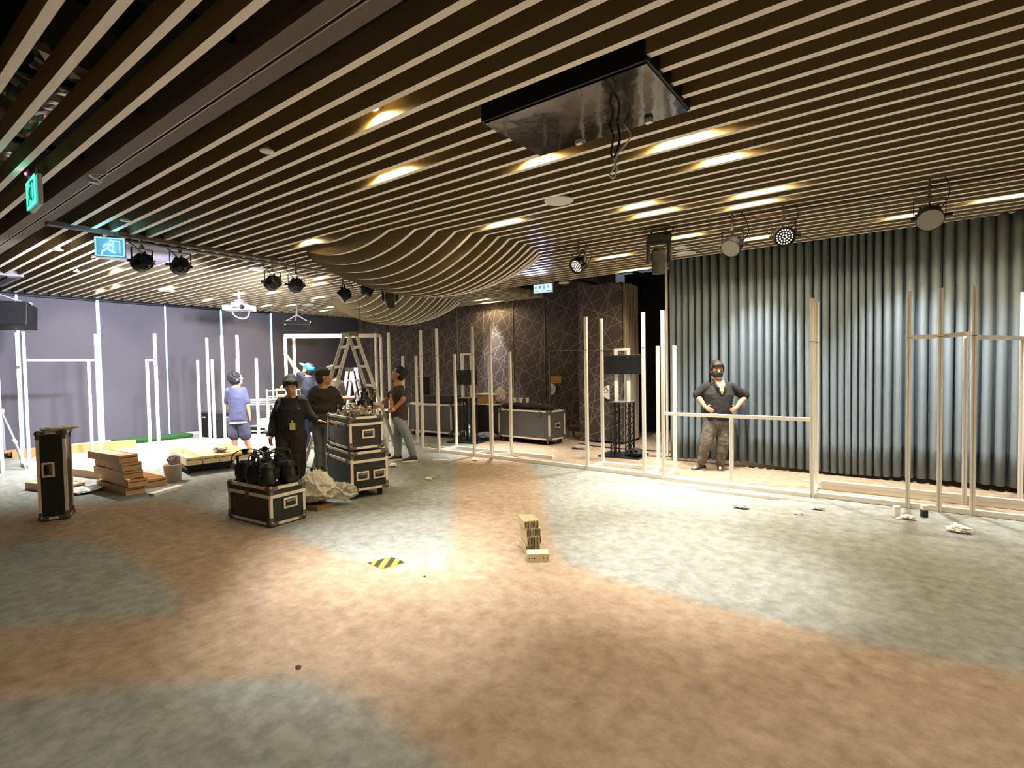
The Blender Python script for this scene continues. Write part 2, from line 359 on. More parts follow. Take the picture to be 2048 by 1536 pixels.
# ------------------------------------------------------------------ CEILING
BUL = [(-6.30, 6.22, 1.86, .60), (-11.2, 9.8, 1.78, .60)]
def drop(x, y):
    z = 0.
    for cx, cy, r, d in BUL:
        q = math.hypot(x-cx, y-cy)
        if q < r:
            S = (r*r+d*d)/(2*d); z = max(z, math.sqrt(S*S-q*q)-(S-d))
    return z
ceil = struct(MB().box(((XL+XR)/2, 4.2, 4.35), (XR-XL+.4, 17, .1)).build('ceiling', DECK))
HATCH = (-2.44, -1.2, 3.0, 3.76)
def slat(y, x0, x1, zt=3.65):
    xs = [x0, x1]
    for cx, cy, r, d in BUL:
        if abs(y-cy) < r:
            w = math.sqrt(r*r-(y-cy)**2)
            xs += [cx-w-.001, cx+w+.001]+list(np.linspace(cx-w+.001, cx+w-.001, 36))
    xs = sorted(x for x in set(xs) if x0 <= x <= x1)
    mb = MB(); k = len(xs); V = []
    for x in xs:
        zb = H-drop(x, y); V += [(x, y-.025, zb), (x, y+.025, zb), (x, y+.025, zt), (x, y-.025, zt)]
    F = [(4*i+a, 4*i+(a+1) % 4, 4*i+4+(a+1) % 4, 4*i+4+a) for i in range(k-1) for a in range(4)]+[(3, 2, 1, 0), (4*k-4, 4*k-3, 4*k-2, 4*k-1)]
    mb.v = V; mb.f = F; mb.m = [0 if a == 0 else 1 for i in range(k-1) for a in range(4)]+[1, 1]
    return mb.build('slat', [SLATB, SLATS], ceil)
k = 0; y = 2.01
while y < YB-.05:
    xl = XL+.02 if y > 2.5 else -12.75
    if HATCH[2] < y < HATCH[3]: slat(y, xl, HATCH[0]); slat(y, HATCH[1], XR)
    elif y < 7.95: slat(y, xl, XR)
    elif y < 9.7: slat(y, xl, -7.52); slat(y, -7.38, XR)
    else: slat(y, xl, -7.52)
    y += .2
y = 1.395
while y > YF: slat(y, -12.75, XR); y -= .2
# cross hangers above the slats
for x in (-14, -11.5, -9, -6.0, -4.6, -3.2, -1.5, .5, 3): struct(MB().box((x, 3.9, 3.68), (.05, 15.6, .05)).build('hanger_rail', BLKM, ceil))
g = MB(); g.box((-5.2, 1.635, 3.53), (20.6, .11, .06)); g.box((-5.2, 1.76, 3.53), (20.6, .11, .06)); g.box((-5.2, 1.6975, 3.56), (20.6, .02, .04))
g.box((-5.2, 1.70, 3.75), (20.6, .2, .4))
struct(g.build('trim_14', BEAM))
g = MB(); g.box((-5.2, 1.684, 3.501), (20.6, .006, .004)); g.box((-5.2, 1.711, 3.501), (20.6, .006, .004)); struct(g.build('trim_15', mat('worn bright track edge', 'b7a892', .4, .3, var=.5, vscale=5)))
struct(MB().box((-8.1, 3.25, 3.49), (.1, 2.95, .05)).build('trim_16', BEAM))
g = MB(); g.box((-13.6, .5, 3.62), (1.7, 3.9, .3)); struct(g.build('trim_17', mat('grey bulkhead', '857e80', .8)))
g = MB()
for q in range(4): g.box((-13.6, 2.3-.35*q, 3.46), (1.6, .12, .03))
struct(g.build('trim_18', mat('linear grille', '2b2729', .6)))
struct(MB().box((-1.1, 10.75, 3.9), (12.6, 1.9, .06)).build('trim_19', DECK))
# crumpled silver duct seen between the slats
def duct():
    n = 90; m = 22; V = []; rr = random.Random(3)
    for i in range(n):
        for j in range(m):
            r = .21+rr.uniform(-.028, .028)
            V.append((-8.4+4.0*i/(n-1), 1.19+r*math.cos(2*PI*j/m), 3.95+r*math.sin(2*PI*j/m)))
    F = [(i*m+j, i*m+(j+1) % m, (i+1)*m+(j+1) % m, (i+1)*m+j) for i in range(n-1) for j in range(m)]+[tuple(range(m)), tuple((n-1)*m+j for j in range(m))]
    o = MB().add(V, F).build('air_duct', mat('crumpled foil', 'b5b0ad', .3, .9)); tag(o, 'crumpled silver foil duct above the slats at top left', 'duct')
    b = MB(); b.box((-6.4, .80, 3.85), (2.6, .14, .12)); tag(b.build('cable_tray', mat('pale cable tray', 'b9b2b4', .5)), 'pale straight tray above the slats at top left', 'tray')
duct()
# glossy black ceiling hatch
hx = (HATCH[0]+HATCH[1])/2; hy = (HATCH[2]+HATCH[3])/2
t = thing('ceiling_hatch', 'glossy black rectangular panel recessed between the ceiling slats', 'panel', (hx, hy, 3.47))
GL = mat('polished black panel', '1c1a18', .07, 0, bump=.3, bscale=1.6, spec=1.0)
MB().box((0, 0, .0), (1.23, .74, .02)).build('panel', GL, t)
g = MB(); g.box((0, .37, .12), (1.25, .02, .24)); g.box((0, -.385, .12), (1.25, .02, .24)); g.box((-.62, 0, .12), (.02, .76, .24)); g.box((.62, 0, .12), (.02, .76, .24)); g.build('frame', BLKM, t)
def wire(name, pts, r, m, parent=None):
    return MB().tube(catmull(pts), r, 6).build(name, m, parent, True)
def catmull(pts, n=8):
    P = [Vector(p) for p in pts]; P = [P[0]*2-P[1]]+P+[P[-1]*2-P[-2]]; o = []
    for i in range(1, len(P)-2):
        for t in range(n):
            t /= n; a, b, c, d = P[i-1:i+3]
            o.append(.5*((2*b)+(c-a)*t+(2*a-5*b+4*c-d)*t*t+(3*b-a-3*c+d)*t**3))
    o.append(P[-2]); return o
wire('black_wire', [(.10, .2, -.01), (.12, .22, -.10), (.09, .24, -.2), (.12, .23, -.24), (.17, .22, -.14), (.16, .21, -.02)], .008, CABLE, t)
wire('white_wire', [(.19, .25, -.01), (.24, .25, -.12), (.14, .25, -.22), (.11, .24, -.32), (.08, .24, -.36), (.11, .24, -.39), (.135, .24, -.33), (.11, .24, -.24)], .007, WHT, t)
MB().box((-.21, .30, -.025), (.05, .04, .03)).build('connector', WHT, t); MB().box((.36, .30, -.025), (.05, .04, .03)).build('connector', WHT, t)

# ------------------------------------------------------------------ DOWNLIGHTS
def downlight(x, y, n, label, power=1., beam=1., size=50):
    gy = 2.01+.2*round((y-2.11)/.2)+.1 if y > 1.9 else 1.395-.2*round((1.295-y)/.2)-.1
    t = thing('downlight', label, 'ceiling light', (x, gy, 0), 0, 'warm downlights between the ceiling slats')
    MB().box((0, 0, 3.655), (.12*n+.04, .10, .05)).build('housing', BLKM, t)
    for i in range(n):
        dx = (i-(n-1)/2)*.13
        MB().lathe([(.03, 0), (.042, -.045), (.047, -.05), (.047, -.055), (.04, -.055), (.036, -.03)], 18, T=Matrix.Translation((dx, 0, 3.63)), cap=False).build('reflector', WHT, t, True)
        MB().lathe([(.0001, -.002), (.036, -.002), (.036, .002), (.0001, .002)], 14, T=Matrix.Translation((dx, 0, 3.598))).build('lens', LAMP, t)
        lamp('glow_light', 'SPOT', t, (dx, .0, 3.585), P_GLOW*power, WARM, (dx, 0, 0), R(172), .4, .03)
    lamp('beam_light', 'SPOT', t, (0, 0, 3.52), P_BEAM*beam, BEAMW, (0, 0, 0), R(size), 1., .05)
DL = [(-3.06, 2.55, 1, 'single bright downlight nearest the camera with glowing bulb', 1.0), (-3.87, 3.30, 3, 'row of three downlight bulbs left of the glossy black hatch', 1.0),
 (-2.60, 3.88, 2, 'downlight pair touching the left corner of the black hatch', .8), (-1.44, 4.25, 3, 'long downlight strip below the dangling white wire', 1.2),
 (-1.30, 4.85, 2, 'downlight pair just behind the strip under the dangling wire', .8), (-1.21, 6.05, 3, 'bright strip above right, over the par lamp row', .9),
 (-1.38, 6.48, 3, 'yellowish strip just behind the bright strip over the par row', .6), (-2.43, 5.72, 2, 'yellow downlight right of the white round ceiling speaker', .6),
 (-2.39, 6.06, 3, 'yellow strip behind the downlight right of the round speaker', .6), (-4.09, 5.25, 3, 'downlight strip at the right rim of the wave bulge', .8),
 (-6.84, 4.25, 2, 'downlight left of the front wave bulge', .9), (-2.82, 7.1, 3, 'whitish strip above the moving head lamp', .9), (-2.47, 7.55, 2, 'yellow downlight behind the moving head lamp', .6),
 (-3.89, 8.08, 3, 'strip right behind the small par lamp near the passage', .8), (-4.12, 9.45, 3, 'three bare glowing bulbs by the passage to the partition', 1.0),
 (-1.78, 8.35, 3, 'strip between the two right par lamps above the curtain', 1.0), (.07, 8.35, 2, 'strip left of the rightmost par lamp above the curtain', .8), (.98, 8.2, 3, 'cold strip at the right picture edge above the curtain', 1.0),
 (-6.54, 8.25, 2, 'downlight behind the front bulge beside the wall sign', .7), (-9.3, 11.5, 3, 'downlight strip washing the lattice wall', 1.1),
 (-9.1, 10.9, 2, 'short downlight in front of the lattice wall strip', .7)]
BM = [.75, 1.1, .3, .9, .18, .15, .12, .3, .25, .4, .5, .5, .5, .5, .6, .7, .6, .38, .3, 1.0, .6]
BM[18] = 1.5
BS = {11: 62, 12: 75, 13: 75, 14: 80, 15: 85, 16: 85, 17: 85}
for i, (x, y, n, lb, pw) in enumerate(DL): downlight(x, y, n, lb, pw, BM[i], BS.get(i, 50))
far = [(-14.3, 3.9), (-13.3, 3.95), (-12.8, 4.75), (-11.3, 3.3), (-14.2, 6.05), (-12.6, 6.05), (-14.3, 7.7), (-11.8, 6.55), (-9.3, 6.15), (-9.95, 6.6), (-11.8, 7.65), (-13.3, 9.1), (-14.2, 9.5), (-13.7, 8.1)]
nm = ['lit downlight nearest the far left wall, second slat bay', 'lit downlight right of the one nearest the far left wall', 'lit downlight above the green turf mat', 'lit downlight beyond the left par lamp pair', 'lit downlight near the wall above the subwoofer box', 'lit downlight left of the white projector', 'lit downlight near the wall beyond the projector', 'lit downlight right of the white projector', 'lit downlight strip under the middle par lamp pair', 'lit downlight beside the middle par lamp pair', 'lit downlight beyond the projector toward the corner', 'lit downlight near the corner, left of the rear bulge', 'lit downlight closest to the far room corner', 'lit downlight above the hung corner loudspeaker']
for q, ((x, y), lb) in enumerate(zip(far, nm)): downlight(x, y, 2, lb, 1.0, 1.5 if q == 3 else .75, 95 if q == 3 else 72)
for (x, y, pw) in ((1.3, 4.4, .22), (2.6, 6.0, .4), (1.0, 2.6, .32), (-.6, 1.2, .5), (2.9, 1.2, .5), (-2.6, -.3, .25), (-5.2, .4, .15), (.2, -1.6, .5), (3.2, 7.6, .8)):  # unseen lamps added to fill the near carpet with light
    downlight(x, y, 2, 'warm fill downlight added out of view above the near carpet', pw, pw*.36, 95)
# ------------------------------------------------------------------ STAGE LIGHTS
LEDM = mat('pale led lens dot', 'f0e6da', .3, emit=(1, .9, .8), estr=.25)
FROST = mat('frosted lens', 'a9a39b', .5)
def par_light(label, loc, aim, zt=H, face='dots', group='par lamps under the ceiling', yoke_rz=None, power=0.):
    """loc = centre of the lamp body; aim = direction the lens looks"""
    a = Vector(aim).normalized(); rz = math.atan2(a.y, a.x)
    t = thing('par_light', label, 'stage light', loc, rz, group)
    e = math.atan2(a.z, math.hypot(a.x, a.y)); T = Matrix.Rotation(-e, 4, 'Y') @ Matrix.Rotation(PI/2, 4, 'Y')   # local z -> aim in xz plane
    b = MB(); b.lathe([(.03, -.13), (.075, -.12), (.095, -.06), (.10, -.03), (.112, -.02), (.115, .08), (.108, .08), (.104, .05), (.0001, .05)], 28, T=T, cap=False)
    b.lathe([(.0001, -.13), (.03, -.13)], 28, T=T, cap=False)
    for k in range(8): q = 2*PI*k/8; b.box((.1*math.cos(q), .1*math.sin(q), -.07), (.03, .012, .07), q, T=T)
    b.box((0, 0, -.14), (.07, .05, .03), T=T)
    body = smooth_by_angle(b.build('body', BLKM, t), 35)
    if face == 'dots':
        MB().lathe([(.0001, .052), (.104, .052), (.104, .054), (.0001, .054)], 28, T=T).build('lens_plate', BLK, body)
        d = MB()
        for rr, n in ((.022, 5), (.05, 11), (.08, 18)):
            for k in range(n):
                q = 2*PI*k/n; d.lathe([(.0001, 0), (.009, 0), (.008, .006), (.0001, .008)], 8, T=T @ Matrix.Translation((rr*math.cos(q), rr*math.sin(q), .055)), cap=False)
        d.build('led_face', LEDM, body)
    elif face == 'lit': MB().lathe([(.0001, .06), (.106, .06), (.106, .064), (.0001, .064)], 28, T=T).build('lens', mat('lit cool lens', 'eef0ff', .3, emit=(.85, .88, 1), estr=4), body)
    else: MB().lathe([(.0001, .072), (.108, .072), (.108, .078), (.0001, .078)], 28, T=T).build('lens', FROST, body)
    top = zt-loc[2]
    yk = MB()
    for s in (-1, 1): yk.box((0, s*.128, (.17)/2-.01), (.03, .006, .20)); yk.cyl((0, s*.11, 0), (0, s*.15, 0), .016, n=10)
    yk.box((0, 0, .175), (.03, .262, .006)); yk.build('yoke', BLKM, t)
    MB().cyl((0, .15, 0), (0, .18, 0), .022, n=10).build('knob', BLK, t)
    c = MB(); c.box((0, 0, .195), (.05, .035, .04))
    if top > .22: c.cyl((0, 0, .2), (0, 0, top), .014, n=10)
    c.build('clamp', STEEL, t)
    if top > .12: wire('power_cable', [(-.1, .02, .02), (-.16, .06, .06), (-.13, .14, .16), (-.02, .16, max(.2, top*.7)), (.02, .12, top)], .006, CABLE, t)
    if power: lamp('beam_light', 'SPOT', t, (.16*math.cos(e), 0, .16*math.sin(e)), power, COOL, (5*math.cos(e), 0, 5*math.sin(e)), R(88), .9, .09)
    return t
# right-hand rail
for i, (x, y, z, aim, face, lb) in enumerate([
    (-3.78, 6.8, 3.17, (-.25, -.85, -.55), 'dots', 'small par lamp with led dots left of the hanging moving head'),
    (-1.65, 6.8, 3.13, (-.15, -.8, -.65), 'plain', 'par lamp with plain frosted face right of the moving head'),
    (-1.09, 6.8, 3.15, (.35, -.9, -.35), 'dots', 'large par lamp showing a round face of white led dots'),
    (.23, 6.8, 3.13, (.05, -.85, -.62), 'plain', 'rightmost par lamp with grey face in front of the curtain')]):
    par_light(lb, (x, y, z), aim, face=face)
tag(MB().cyl((-4.4, 6.8, 3.42), (1.0, 6.8, 3.42), .02, n=12).build('lighting_pipe', mat('rusty brown pipe', '6b4a3c', .6, .3)), 'reddish brown pipe holding the right row of par lamps', 'pipe')
tag(MB().cyl((-8.1, 2.45, 3.42), (-8.1, 7.2, 3.42), .02, n=12).build('lighting_pipe', STEEL), 'steel pipe holding the left row of black par lamps', 'pipe')
lw = [((-8.1, 2.74, 3.17), (-.95, -.15, -.22), 'leftmost black par lamp by the hanging blue exit sign'), ((-8.1, 3.2, 3.19), (-.95, .1, -.25), 'second black par lamp from the left below the grey hatch'),
      ((-8.1, 4.54, 3.11), (-.95, .05, -.25), 'left lamp of the middle black par pair'), ((-8.1, 4.95, 3.12), (-.9, .25, -.25), 'right lamp of the middle black par pair above the gate frame')]
for p, a, lb in lw: par_light(lb, p, a, face='lit', power=P_COOL)
par_light('par lamp with pale face tilted left, in front of the rear bulge', (-8.1, 5.86, 3.04), (-.3, -.7, -.6), face='plain')
par_light('small black par lamp between the pale faced lamp and the black moving head', (-8.1, 6.43, 3.18), (.5, .6, -.5), face='dots')
par_light('par lamp with led dots peeking below the front bulge edge', (-7.35, 8.35, 3.33), (.5, -.8, -.3), face='dots')
def moving_head(label, loc, rz):
    t = thing('moving_head', label, 'stage light', loc, rz, 'moving head lamps')
    MB().box((0, 0, -.05), (.26, .30, .1), bev=.02).build('base', BLKM, t)
    for s in (-1, 1): MB().box((0, s*.135, -.22), (.14, .05, .30), bev=.02).build('yoke_arm', BLKM, t)
    T = Matrix.Translation((0, 0, -.30)) @ Matrix.Rotation(R(6), 4, 'Y')
    b = MB(); b.lathe([(.0001, .13), (.07, .125), (.095, .08), (.10, 0), (.09, -.06), (.082, -.2), (.07, -.21), (.0001, -.19)], 24, T=T, cap=False)
    b.box((.02, 0, .02), (.16, .2, .16), T=T, bev=.04)
    smooth_by_angle(b.build('head', mat('dark grey lamp head', '35332f', .5), t), 40)
    MB().lathe([(.0001, -.196), (.068, -.196), (.068, -.2), (.0001, -.2)], 20, T=T).build('lens', mat('dark lens', '202226', .1), t)
    c = MB()
    for s in (-1, 1): c.box((0, s*.09, .03), (.04, .03, .06))
    c.build('clamp', STEEL, t)
    wire('power_cable', [(.1, .12, 0), (.17, .16, .05), (.12, 0, .10), (.0, -.14, .09), (-.08, -.2, .06)], .007, CABLE, t)
moving_head('grey black moving head lamp hanging left of the curtain', (-2.58, 6.8, 3.40), R(-60))
moving_head('black moving head lamp hanging in front of the rear bulge', (-8.1, 6.95, 3.40), R(-40))

# ------------------------------------------------------------------ ROUND CEILING SPEAKERS, DETECTORS
def disc(label, x, y, z, r, cat='ceiling speaker', name='ceiling_speaker', group='white discs in the slat ceiling'):
    t = thing(name, label, cat, (x, y, z), 0, group)
    MB().lathe([(r*.75, .2), (r*.8, .02), (r, .012), (r, 0), (r*.94, -.008), (r*.9, -.004)], 36, cap=False).build('rim', WHT, t, True)
    MB().lathe([(.0001, -.006), (r*.9, -.004), (r*.9, .004), (.0001, .004)], 36).build('grille', mat('white speaker grille', 'dcd9d2', .7, bump=.3, bscale=400), t)
disc('large white round ceiling speaker below the glossy black hatch', -3.01, 4.99, 3.50, .16)
disc('white round ceiling speaker nearer the curtain top', -2.82, 8.62, 3.49, .16)
disc('small white disc just above the speaker at the curtain top', -2.76, 8.2, 3.50, .10)
disc('white round ceiling speaker left of the middle par pair', -9.1, 4.85, 3.49, .16)
disc('white round ceiling speaker near the left wall above the turf mat', -12.9, 4.8, 3.49, .16)
disc('white round ceiling plate near the far corner above the rear frame', -13.2, 8.4, 3.49, .15)
disc('white round disc at the end of the slats by the passage', -3.75, 10.1, 3.62, .14)
disc('pale round disc over the top of the lattice door seam', -5.9, 9.95, 3.5, .12)
def sprinkler(label, x, y):
    t = thing('sprinkler', label, 'sprinkler', (x, y, 3.5), 0, 'sprinkler heads below the slats')
    MB().cyl((0, 0, .2), (0, 0, -.02), .015, n=8).build('drop_pipe', STEEL, t)
    MB().lathe([(.0001, -.03), (.05, -.03), (.055, -.02), (.02, .0), (.015, .02), (.0001, .02)], 20).build('escutcheon', WHT, t, True)
for x, y, lb in ((-4.13, 2.3, 'white sprinkler head near the cross beam, right of the bright wires'), (-7.26, 2.3, 'white sprinkler head just right of the blue exit sign'), (-9.7, 2.25, 'white sprinkler head left of the blue exit sign'),
                 (-11.5, 2.9, 'white sprinkler far left above the grey bulkhead'), (-13.4, 5.4, 'small sprinkler near the left wall blinds'), (-12.2, 7.9, 'small sprinkler above the white projector'), (-14.3, 8.9, 'dome detector over the corner loudspeaker'), (-7.2, 8.9, 'small sprinkler behind the wave bulges')): sprinkler(lb, x, y)

# ------------------------------------------------------------------ EXIT SIGNS
def strokes(mb, x, z, s, pat, y):
    for (a, b, c, d) in pat: mb.beam((x+a*s, y, z+b*s), (x+c*s, y, z+d*s), s*.13, .004, upv=(0, 1, 0))
G = [[(0, .9, .8, .9), (.1, .5, .7, .5), (0, .1, .9, .1), (.4, .9, .4, .1), (.1, .5, .1, .1)], [(.1, .9, .8, .9), (.1, .9, .1, .1), (.8, .9, .8, .1), (.1, .1, .8, .1), (.1, .5, .8, .5), (.45, .9, .45, .1)],
     [(.1, .9, .9, .9), (.1, .6, .8, .6), (.1, .3, .8, .3), (.1, .9, 0, .0), (.8, .6, .7, 0), (.2, 0, .8, .05)], [(.1, .9, .7, .9), (.1, .9, .1, .1), (.7, .9, .7, .5), (.1, .5, .7, .5), (.4, .5, .9, .05)]]
def running_man(mb, x, z, s, y):
    for (a, b, c, d) in ((.5, .75, .42, .4), (.42, .4, .15, .25), (.15, .25, .1, .0), (.42, .4, .65, .2), (.65, .2, .85, .15), (.5, .7, .75, .55), (.5, .7, .25, .6), (.25, .6, .2, .45)):
        mb.beam((x+a*s, y, z+b*s), (x+c*s, y, z+d*s), s*.1, .004, upv=(0, 1, 0))
    mb.ell((x+.58*s, y, z+.9*s), (s*.09, .003, s*.09), 10, 6)
def exit_sign(label, loc, rz, w, h, col, estr, kind, ecol, light=0.):
    t = thing('exit_sign', label, 'exit sign', loc, rz)
    MB().box((0, .006, 0), (w, .036, h), bev=.006).build('housing', mat('sign housing', 'c9ccd0', .5), t)
    MB().box((0, -.027, 0), (w*.94, .004, h*.92)).build('light_panel', mat('sign face '+label[:12], col, .4, emit=ecol, estr=estr), t)
    if kind == 'man':
        k = MB()
        for s in (-1, 1): k.box((0, -.028, s*.44*h), (w*.95, .006, .05*h)); k.box((s*.455*w, -.028, 0), (.05*w, .006, .93*h))
        k.build('lit_border', mat('lit border '+label[:12], '335055', .4, emit=(.35, .85, .9) if 'blue' in label else (.2, .95, .75), estr=.24), t)
    k = MB()
    if kind == 'man':
        running_man(k, -.42*h, -.40*h, .8*h, -.031); k.beam((.1*w, -.031, -.3*h), (.1*w, -.031, .3*h), .012, .004, upv=(0, 1, 0)); k.beam((.1*w, -.031, .3*h), (.32*w, -.031, .3*h), .012, .004, upv=(0, 1, 0)); k.beam((.32*w, -.031, .3*h), (.32*w, -.031, -.3*h), .012, .004, upv=(0, 1, 0))
        mm = mat('sign figure '+label[:12], '55707a' if 'blue' in label else '0f6f58', .5, emit=(.5, .8, .9) if 'blue' in label else None, estr=.22)
    else:
        for i in range(4): strokes(k, -.40*w+i*.21*w, -.02*h, .13*w, G[i], -.031)
        for i in range(3): k.box((-.3*w+.3*w*i, -.031, -.28*h), (.2*w, .004, .05*h))
        mm = BLKM
    k.build('pictogram', mm, t)
    c = MB(); c.cyl((-w*.25, 0, h/2), (-w*.25, 0, 3.5-loc[2]), .008, n=8); c.cyl((w*.25, 0, h/2), (w*.25, 0, 3.5-loc[2]), .008, n=8); c.build('hanger', STEEL, t)
    if light: lamp('panel_light', 'POINT', t, (0, -.12, .02), light, ecol, radius=.1)
    return t
t = exit_sign('glowing green exit sign hanging among the slats at top left', (-6.15, 1.28, 3.30), R(-3), .40, .26, '0d4a3c', .26, 'man', (.06, .85, .6), .25)
b = MB(); b.box((-.02, 0, .17), (.12, .09, .07), bev=.01); b.build('battery_box', mat('dull red box', '5e2a2c', .5), t); MB().ell((-.05, -.05, .17), (.012, .006, .012), 8, 6).build('red_led', mat('red led', 'ff2040', .4, emit=(1, .05, .15), estr=6), t)
exit_sign('pale blue square exit sign hanging under the cross rail', (-8.02, 2.37, 3.29), R(62), .32, .25, '123040', .17, 'man', (.16, .5, .72), 1.2)
t = exit_sign('white hanging sign of four dark glyphs below blue lit slats', (-5.83, 9.0, 3.27), R(8), .43, .18, '3a4446', .22, 'text', (.62, .88, .95))
lamp('up_light', 'SPOT', t, (0, -.1, .0), 70, (.30, .38, 1.0), (0, -1.0, .38), R(75), .6, .05)

# ------------------------------------------------------------------ LOUDSPEAKERS, PROJECTOR
def hung_speaker(label, loc, rz, w, h, d, tilt=R(-8)):
    t = thing('loudspeaker', label, 'loudspeaker', loc, rz, 'loudspeakers hung from the ceiling')
    T = Matrix.Rotation(tilt, 4, 'X')
    MB().box((0, 0, 0), (w, d, h), T=T, bev=.012).build('cabinet', mat('charcoal cabinet', '08080a', .6, bump=.05, bscale=200), t)
    MB().box((0, -d/2-.004, -.0), (w*.94, .012, h*.9), T=T).build('grille', mat('speaker cloth', '0b0b0d', .9, bump=.2, bscale=300), t)
    MB().box((0, -d/2-.012, .04), (w*.94, .006, .012), T=T).build('grille_bar', BLKM, t)
    b = MB(); zt = h/2+.19
    for s in (-1, 1): b.tube([(s*w*.46, 0, h/2), (0, 0, zt)], .016, 8); b.box((s*w*.46, 0, h/2+.01), (.08, .07, .05))
    b.tube([(-.06*w, -.15, h/2), (0, 0, zt)], .013, 8); b.cyl((0, 0, zt), (0, 0, 3.5-loc[2]), .014, n=8); b.ell((0, 0, zt), (.035, .035, .035), 10, 8)
    b.build('bracket', mat('pale bracket', 'b5b6bc', .4, .4), t)
    MB().ell((-w*.42, -d/2-.012, h*.22), (.016, .006, .016), 8, 6).build('badge', WHT, t)
hung_speaker('large black loudspeaker cut off by the left picture edge', (-13.0, 2.10, 2.77), R(62), 1.0, .43, .5)
hung_speaker('black loudspeaker on a triangular bracket above the gate frame', (-13.0, 7.93, 2.85), R(55), .66, .28, .4)
t = thing('projector', 'white ceiling projector with looped white cable near the far wall', 'projector', (-12.0, 5.92, 3.12), R(40))
MB().box((0, 0, 0), (.58, .42, .12), bev=.02).build('body', mat('projector shell', 'b9b9c0', .5), t)
MB().lathe([(.04, 0), (.045, .05), (.05, .06), (.0001, .05)], 16, T=Matrix.Translation((.17, -.21, 0)) @ Matrix.Rotation(PI/2, 4, 'X')).build('lens', BLKM, t)
b = MB(); b.box((0, 0, .10), (.26, .24, .05)); b.cyl((0, 0, .1), (0, 0, .38), .03, n=10); b.box((0, 0, .17), (.16, .14, .04)); b.build('mount', mat('pale bracket', 'b5b6bc'), t)
MB().box((.0, -.213, .0), (.12, .004, .03)).build('vent', STEEL, t)
wire('cable_loop', [(-.2, .1, .04), (-.2, .12, -.1), (-.1, .12, -.19), (.04, .12, -.22), (.14, .12, -.16), (.18, .1, -.02)], .013, WHT, t)
tag(wire('hanging_wire', [(-10.2, 7.81, 3.52), (-10.2, 7.81, 3.0), (-10.21, 7.81, 2.6)], .008, CABLE), 'thin black wire hanging in front of the rear bulge', 'wire')
tag(wire('loose_wire', [(-6.1, 1.74, 3.49), (-6.0, 1.62, 3.47), (-5.92, 1.70, 3.46), (-5.8, 1.58, 3.47), (-5.7, 1.69, 3.485)], .008, WHT), 'short pale twisted wire poking out of the big grey beam', 'wire')
t = thing('access_panel', 'flat mauve grey hatch panel behind the left par pair', 'panel', (-9.1, 3.1, 3.47), 0)
MB().box((0, 0, 0), (1.5, .85, .02)).build('panel', mat('mauve panel', '6d6670', .6), t); MB().box((0, -.43, 0), (1.5, .015, .03)).build('edge', WHT, t)
# ------------------------------------------------------------------ ALUMINIUM FRAMES
PW = .045
def post_mb(x, y, z0, z1):
    w = PW/2; s = .006; dpt = .007; P = []
    side = [(-w, -w), (-s, -w), (-s, -w+dpt), (s, -w+dpt), (s, -w)]
    for k in range(4):
        c, n = math.cos(k*PI/2), math.sin(k*PI/2); P += [(a*c-b*n+x, a*n+b*c+y) for a, b in side]
    return MB().prism(P, z0, z1)
def frame(label, origin, posts, rails, rz=0., group='white aluminium stand frames'):
    """posts: (x,y,z0,z1); rails: (p,q) endpoints; local to origin"""
    t = thing('aluminium_stand', label, 'stand frame', (*origin, 0), rz, group)
    for (x, y, z0, z1) in posts:
        p = post_mb(x, y, z0, z1).build('post', ALU, t)
        if z1-z0 > 2.3: MB().box((x, y, 1.945), (PW+.002, PW+.002, .008)).build('joint', mat('joint shadow grey', '77726a', .5), p)
    for r in rails:
        p, q = r[0], r[1]; nm = 'base_beam' if p[2] < .2 and q[2] < .2 else 'rail'
        m = MB(); m.beam(p, q, .04, .058 if nm == 'base_beam' else .045)
        o = m.build(nm, ALU, t)
    return t
T5, T2 = 2.48, 1.98
def bb(a, b, z=.032): return ((*a, z), (*b, z))
# far left wall row
frame('leftmost wide goalpost frame standing before the blinds', (-12.66, 2.38), [(0, 0, 0, T5), (-.5, .0, 0, T5), (-.02, 1.06, 0, T5), (-.02, .93, 0, 1.95)],
      [bb((0, 0), (-.02, 1.06)), bb((0, 0), (-.5, 0)), ((0, .02, 1.97), (-.02, 1.04, 1.97)), bb((-.5, 0), (-.5, 1.8)), bb((-.02, 1.06), (.0, 1.8))])
frame('narrow two post frame right of the leftmost goalpost', (-12.45, 4.22), [(0, 0, 0, T2), (.5, -.02, 0, T5)], [((0, 0, 1.96), (.5, -.02, 1.96)), bb((0, 0), (.5, -.02)), bb((.5, -.02), (.1, -.72)), bb((0, 0), (-.4, -.62))])
frame('cluster of four posts before the black subwoofer box', (-13.2, 5.5), [(0, 0, 0, T2), (.46, .02, 0, T5), (.73, 0, 0, T2), (1.44, -.1, 0, T5)], [bb((0, 0), (.73, 0)), bb((.46, .02), (1.44, -.1))])
frame('posts standing just behind the man in blue tee', (-11.5, 5.6), [(-.28, .12, 0, T2), (0, 0, 0, T5), (.2, .3, 0, T2)], [bb((0, 0), (.2, .3)), bb((0, 0), (-.28, .12)), bb((.2, .3), (.85, .35))])
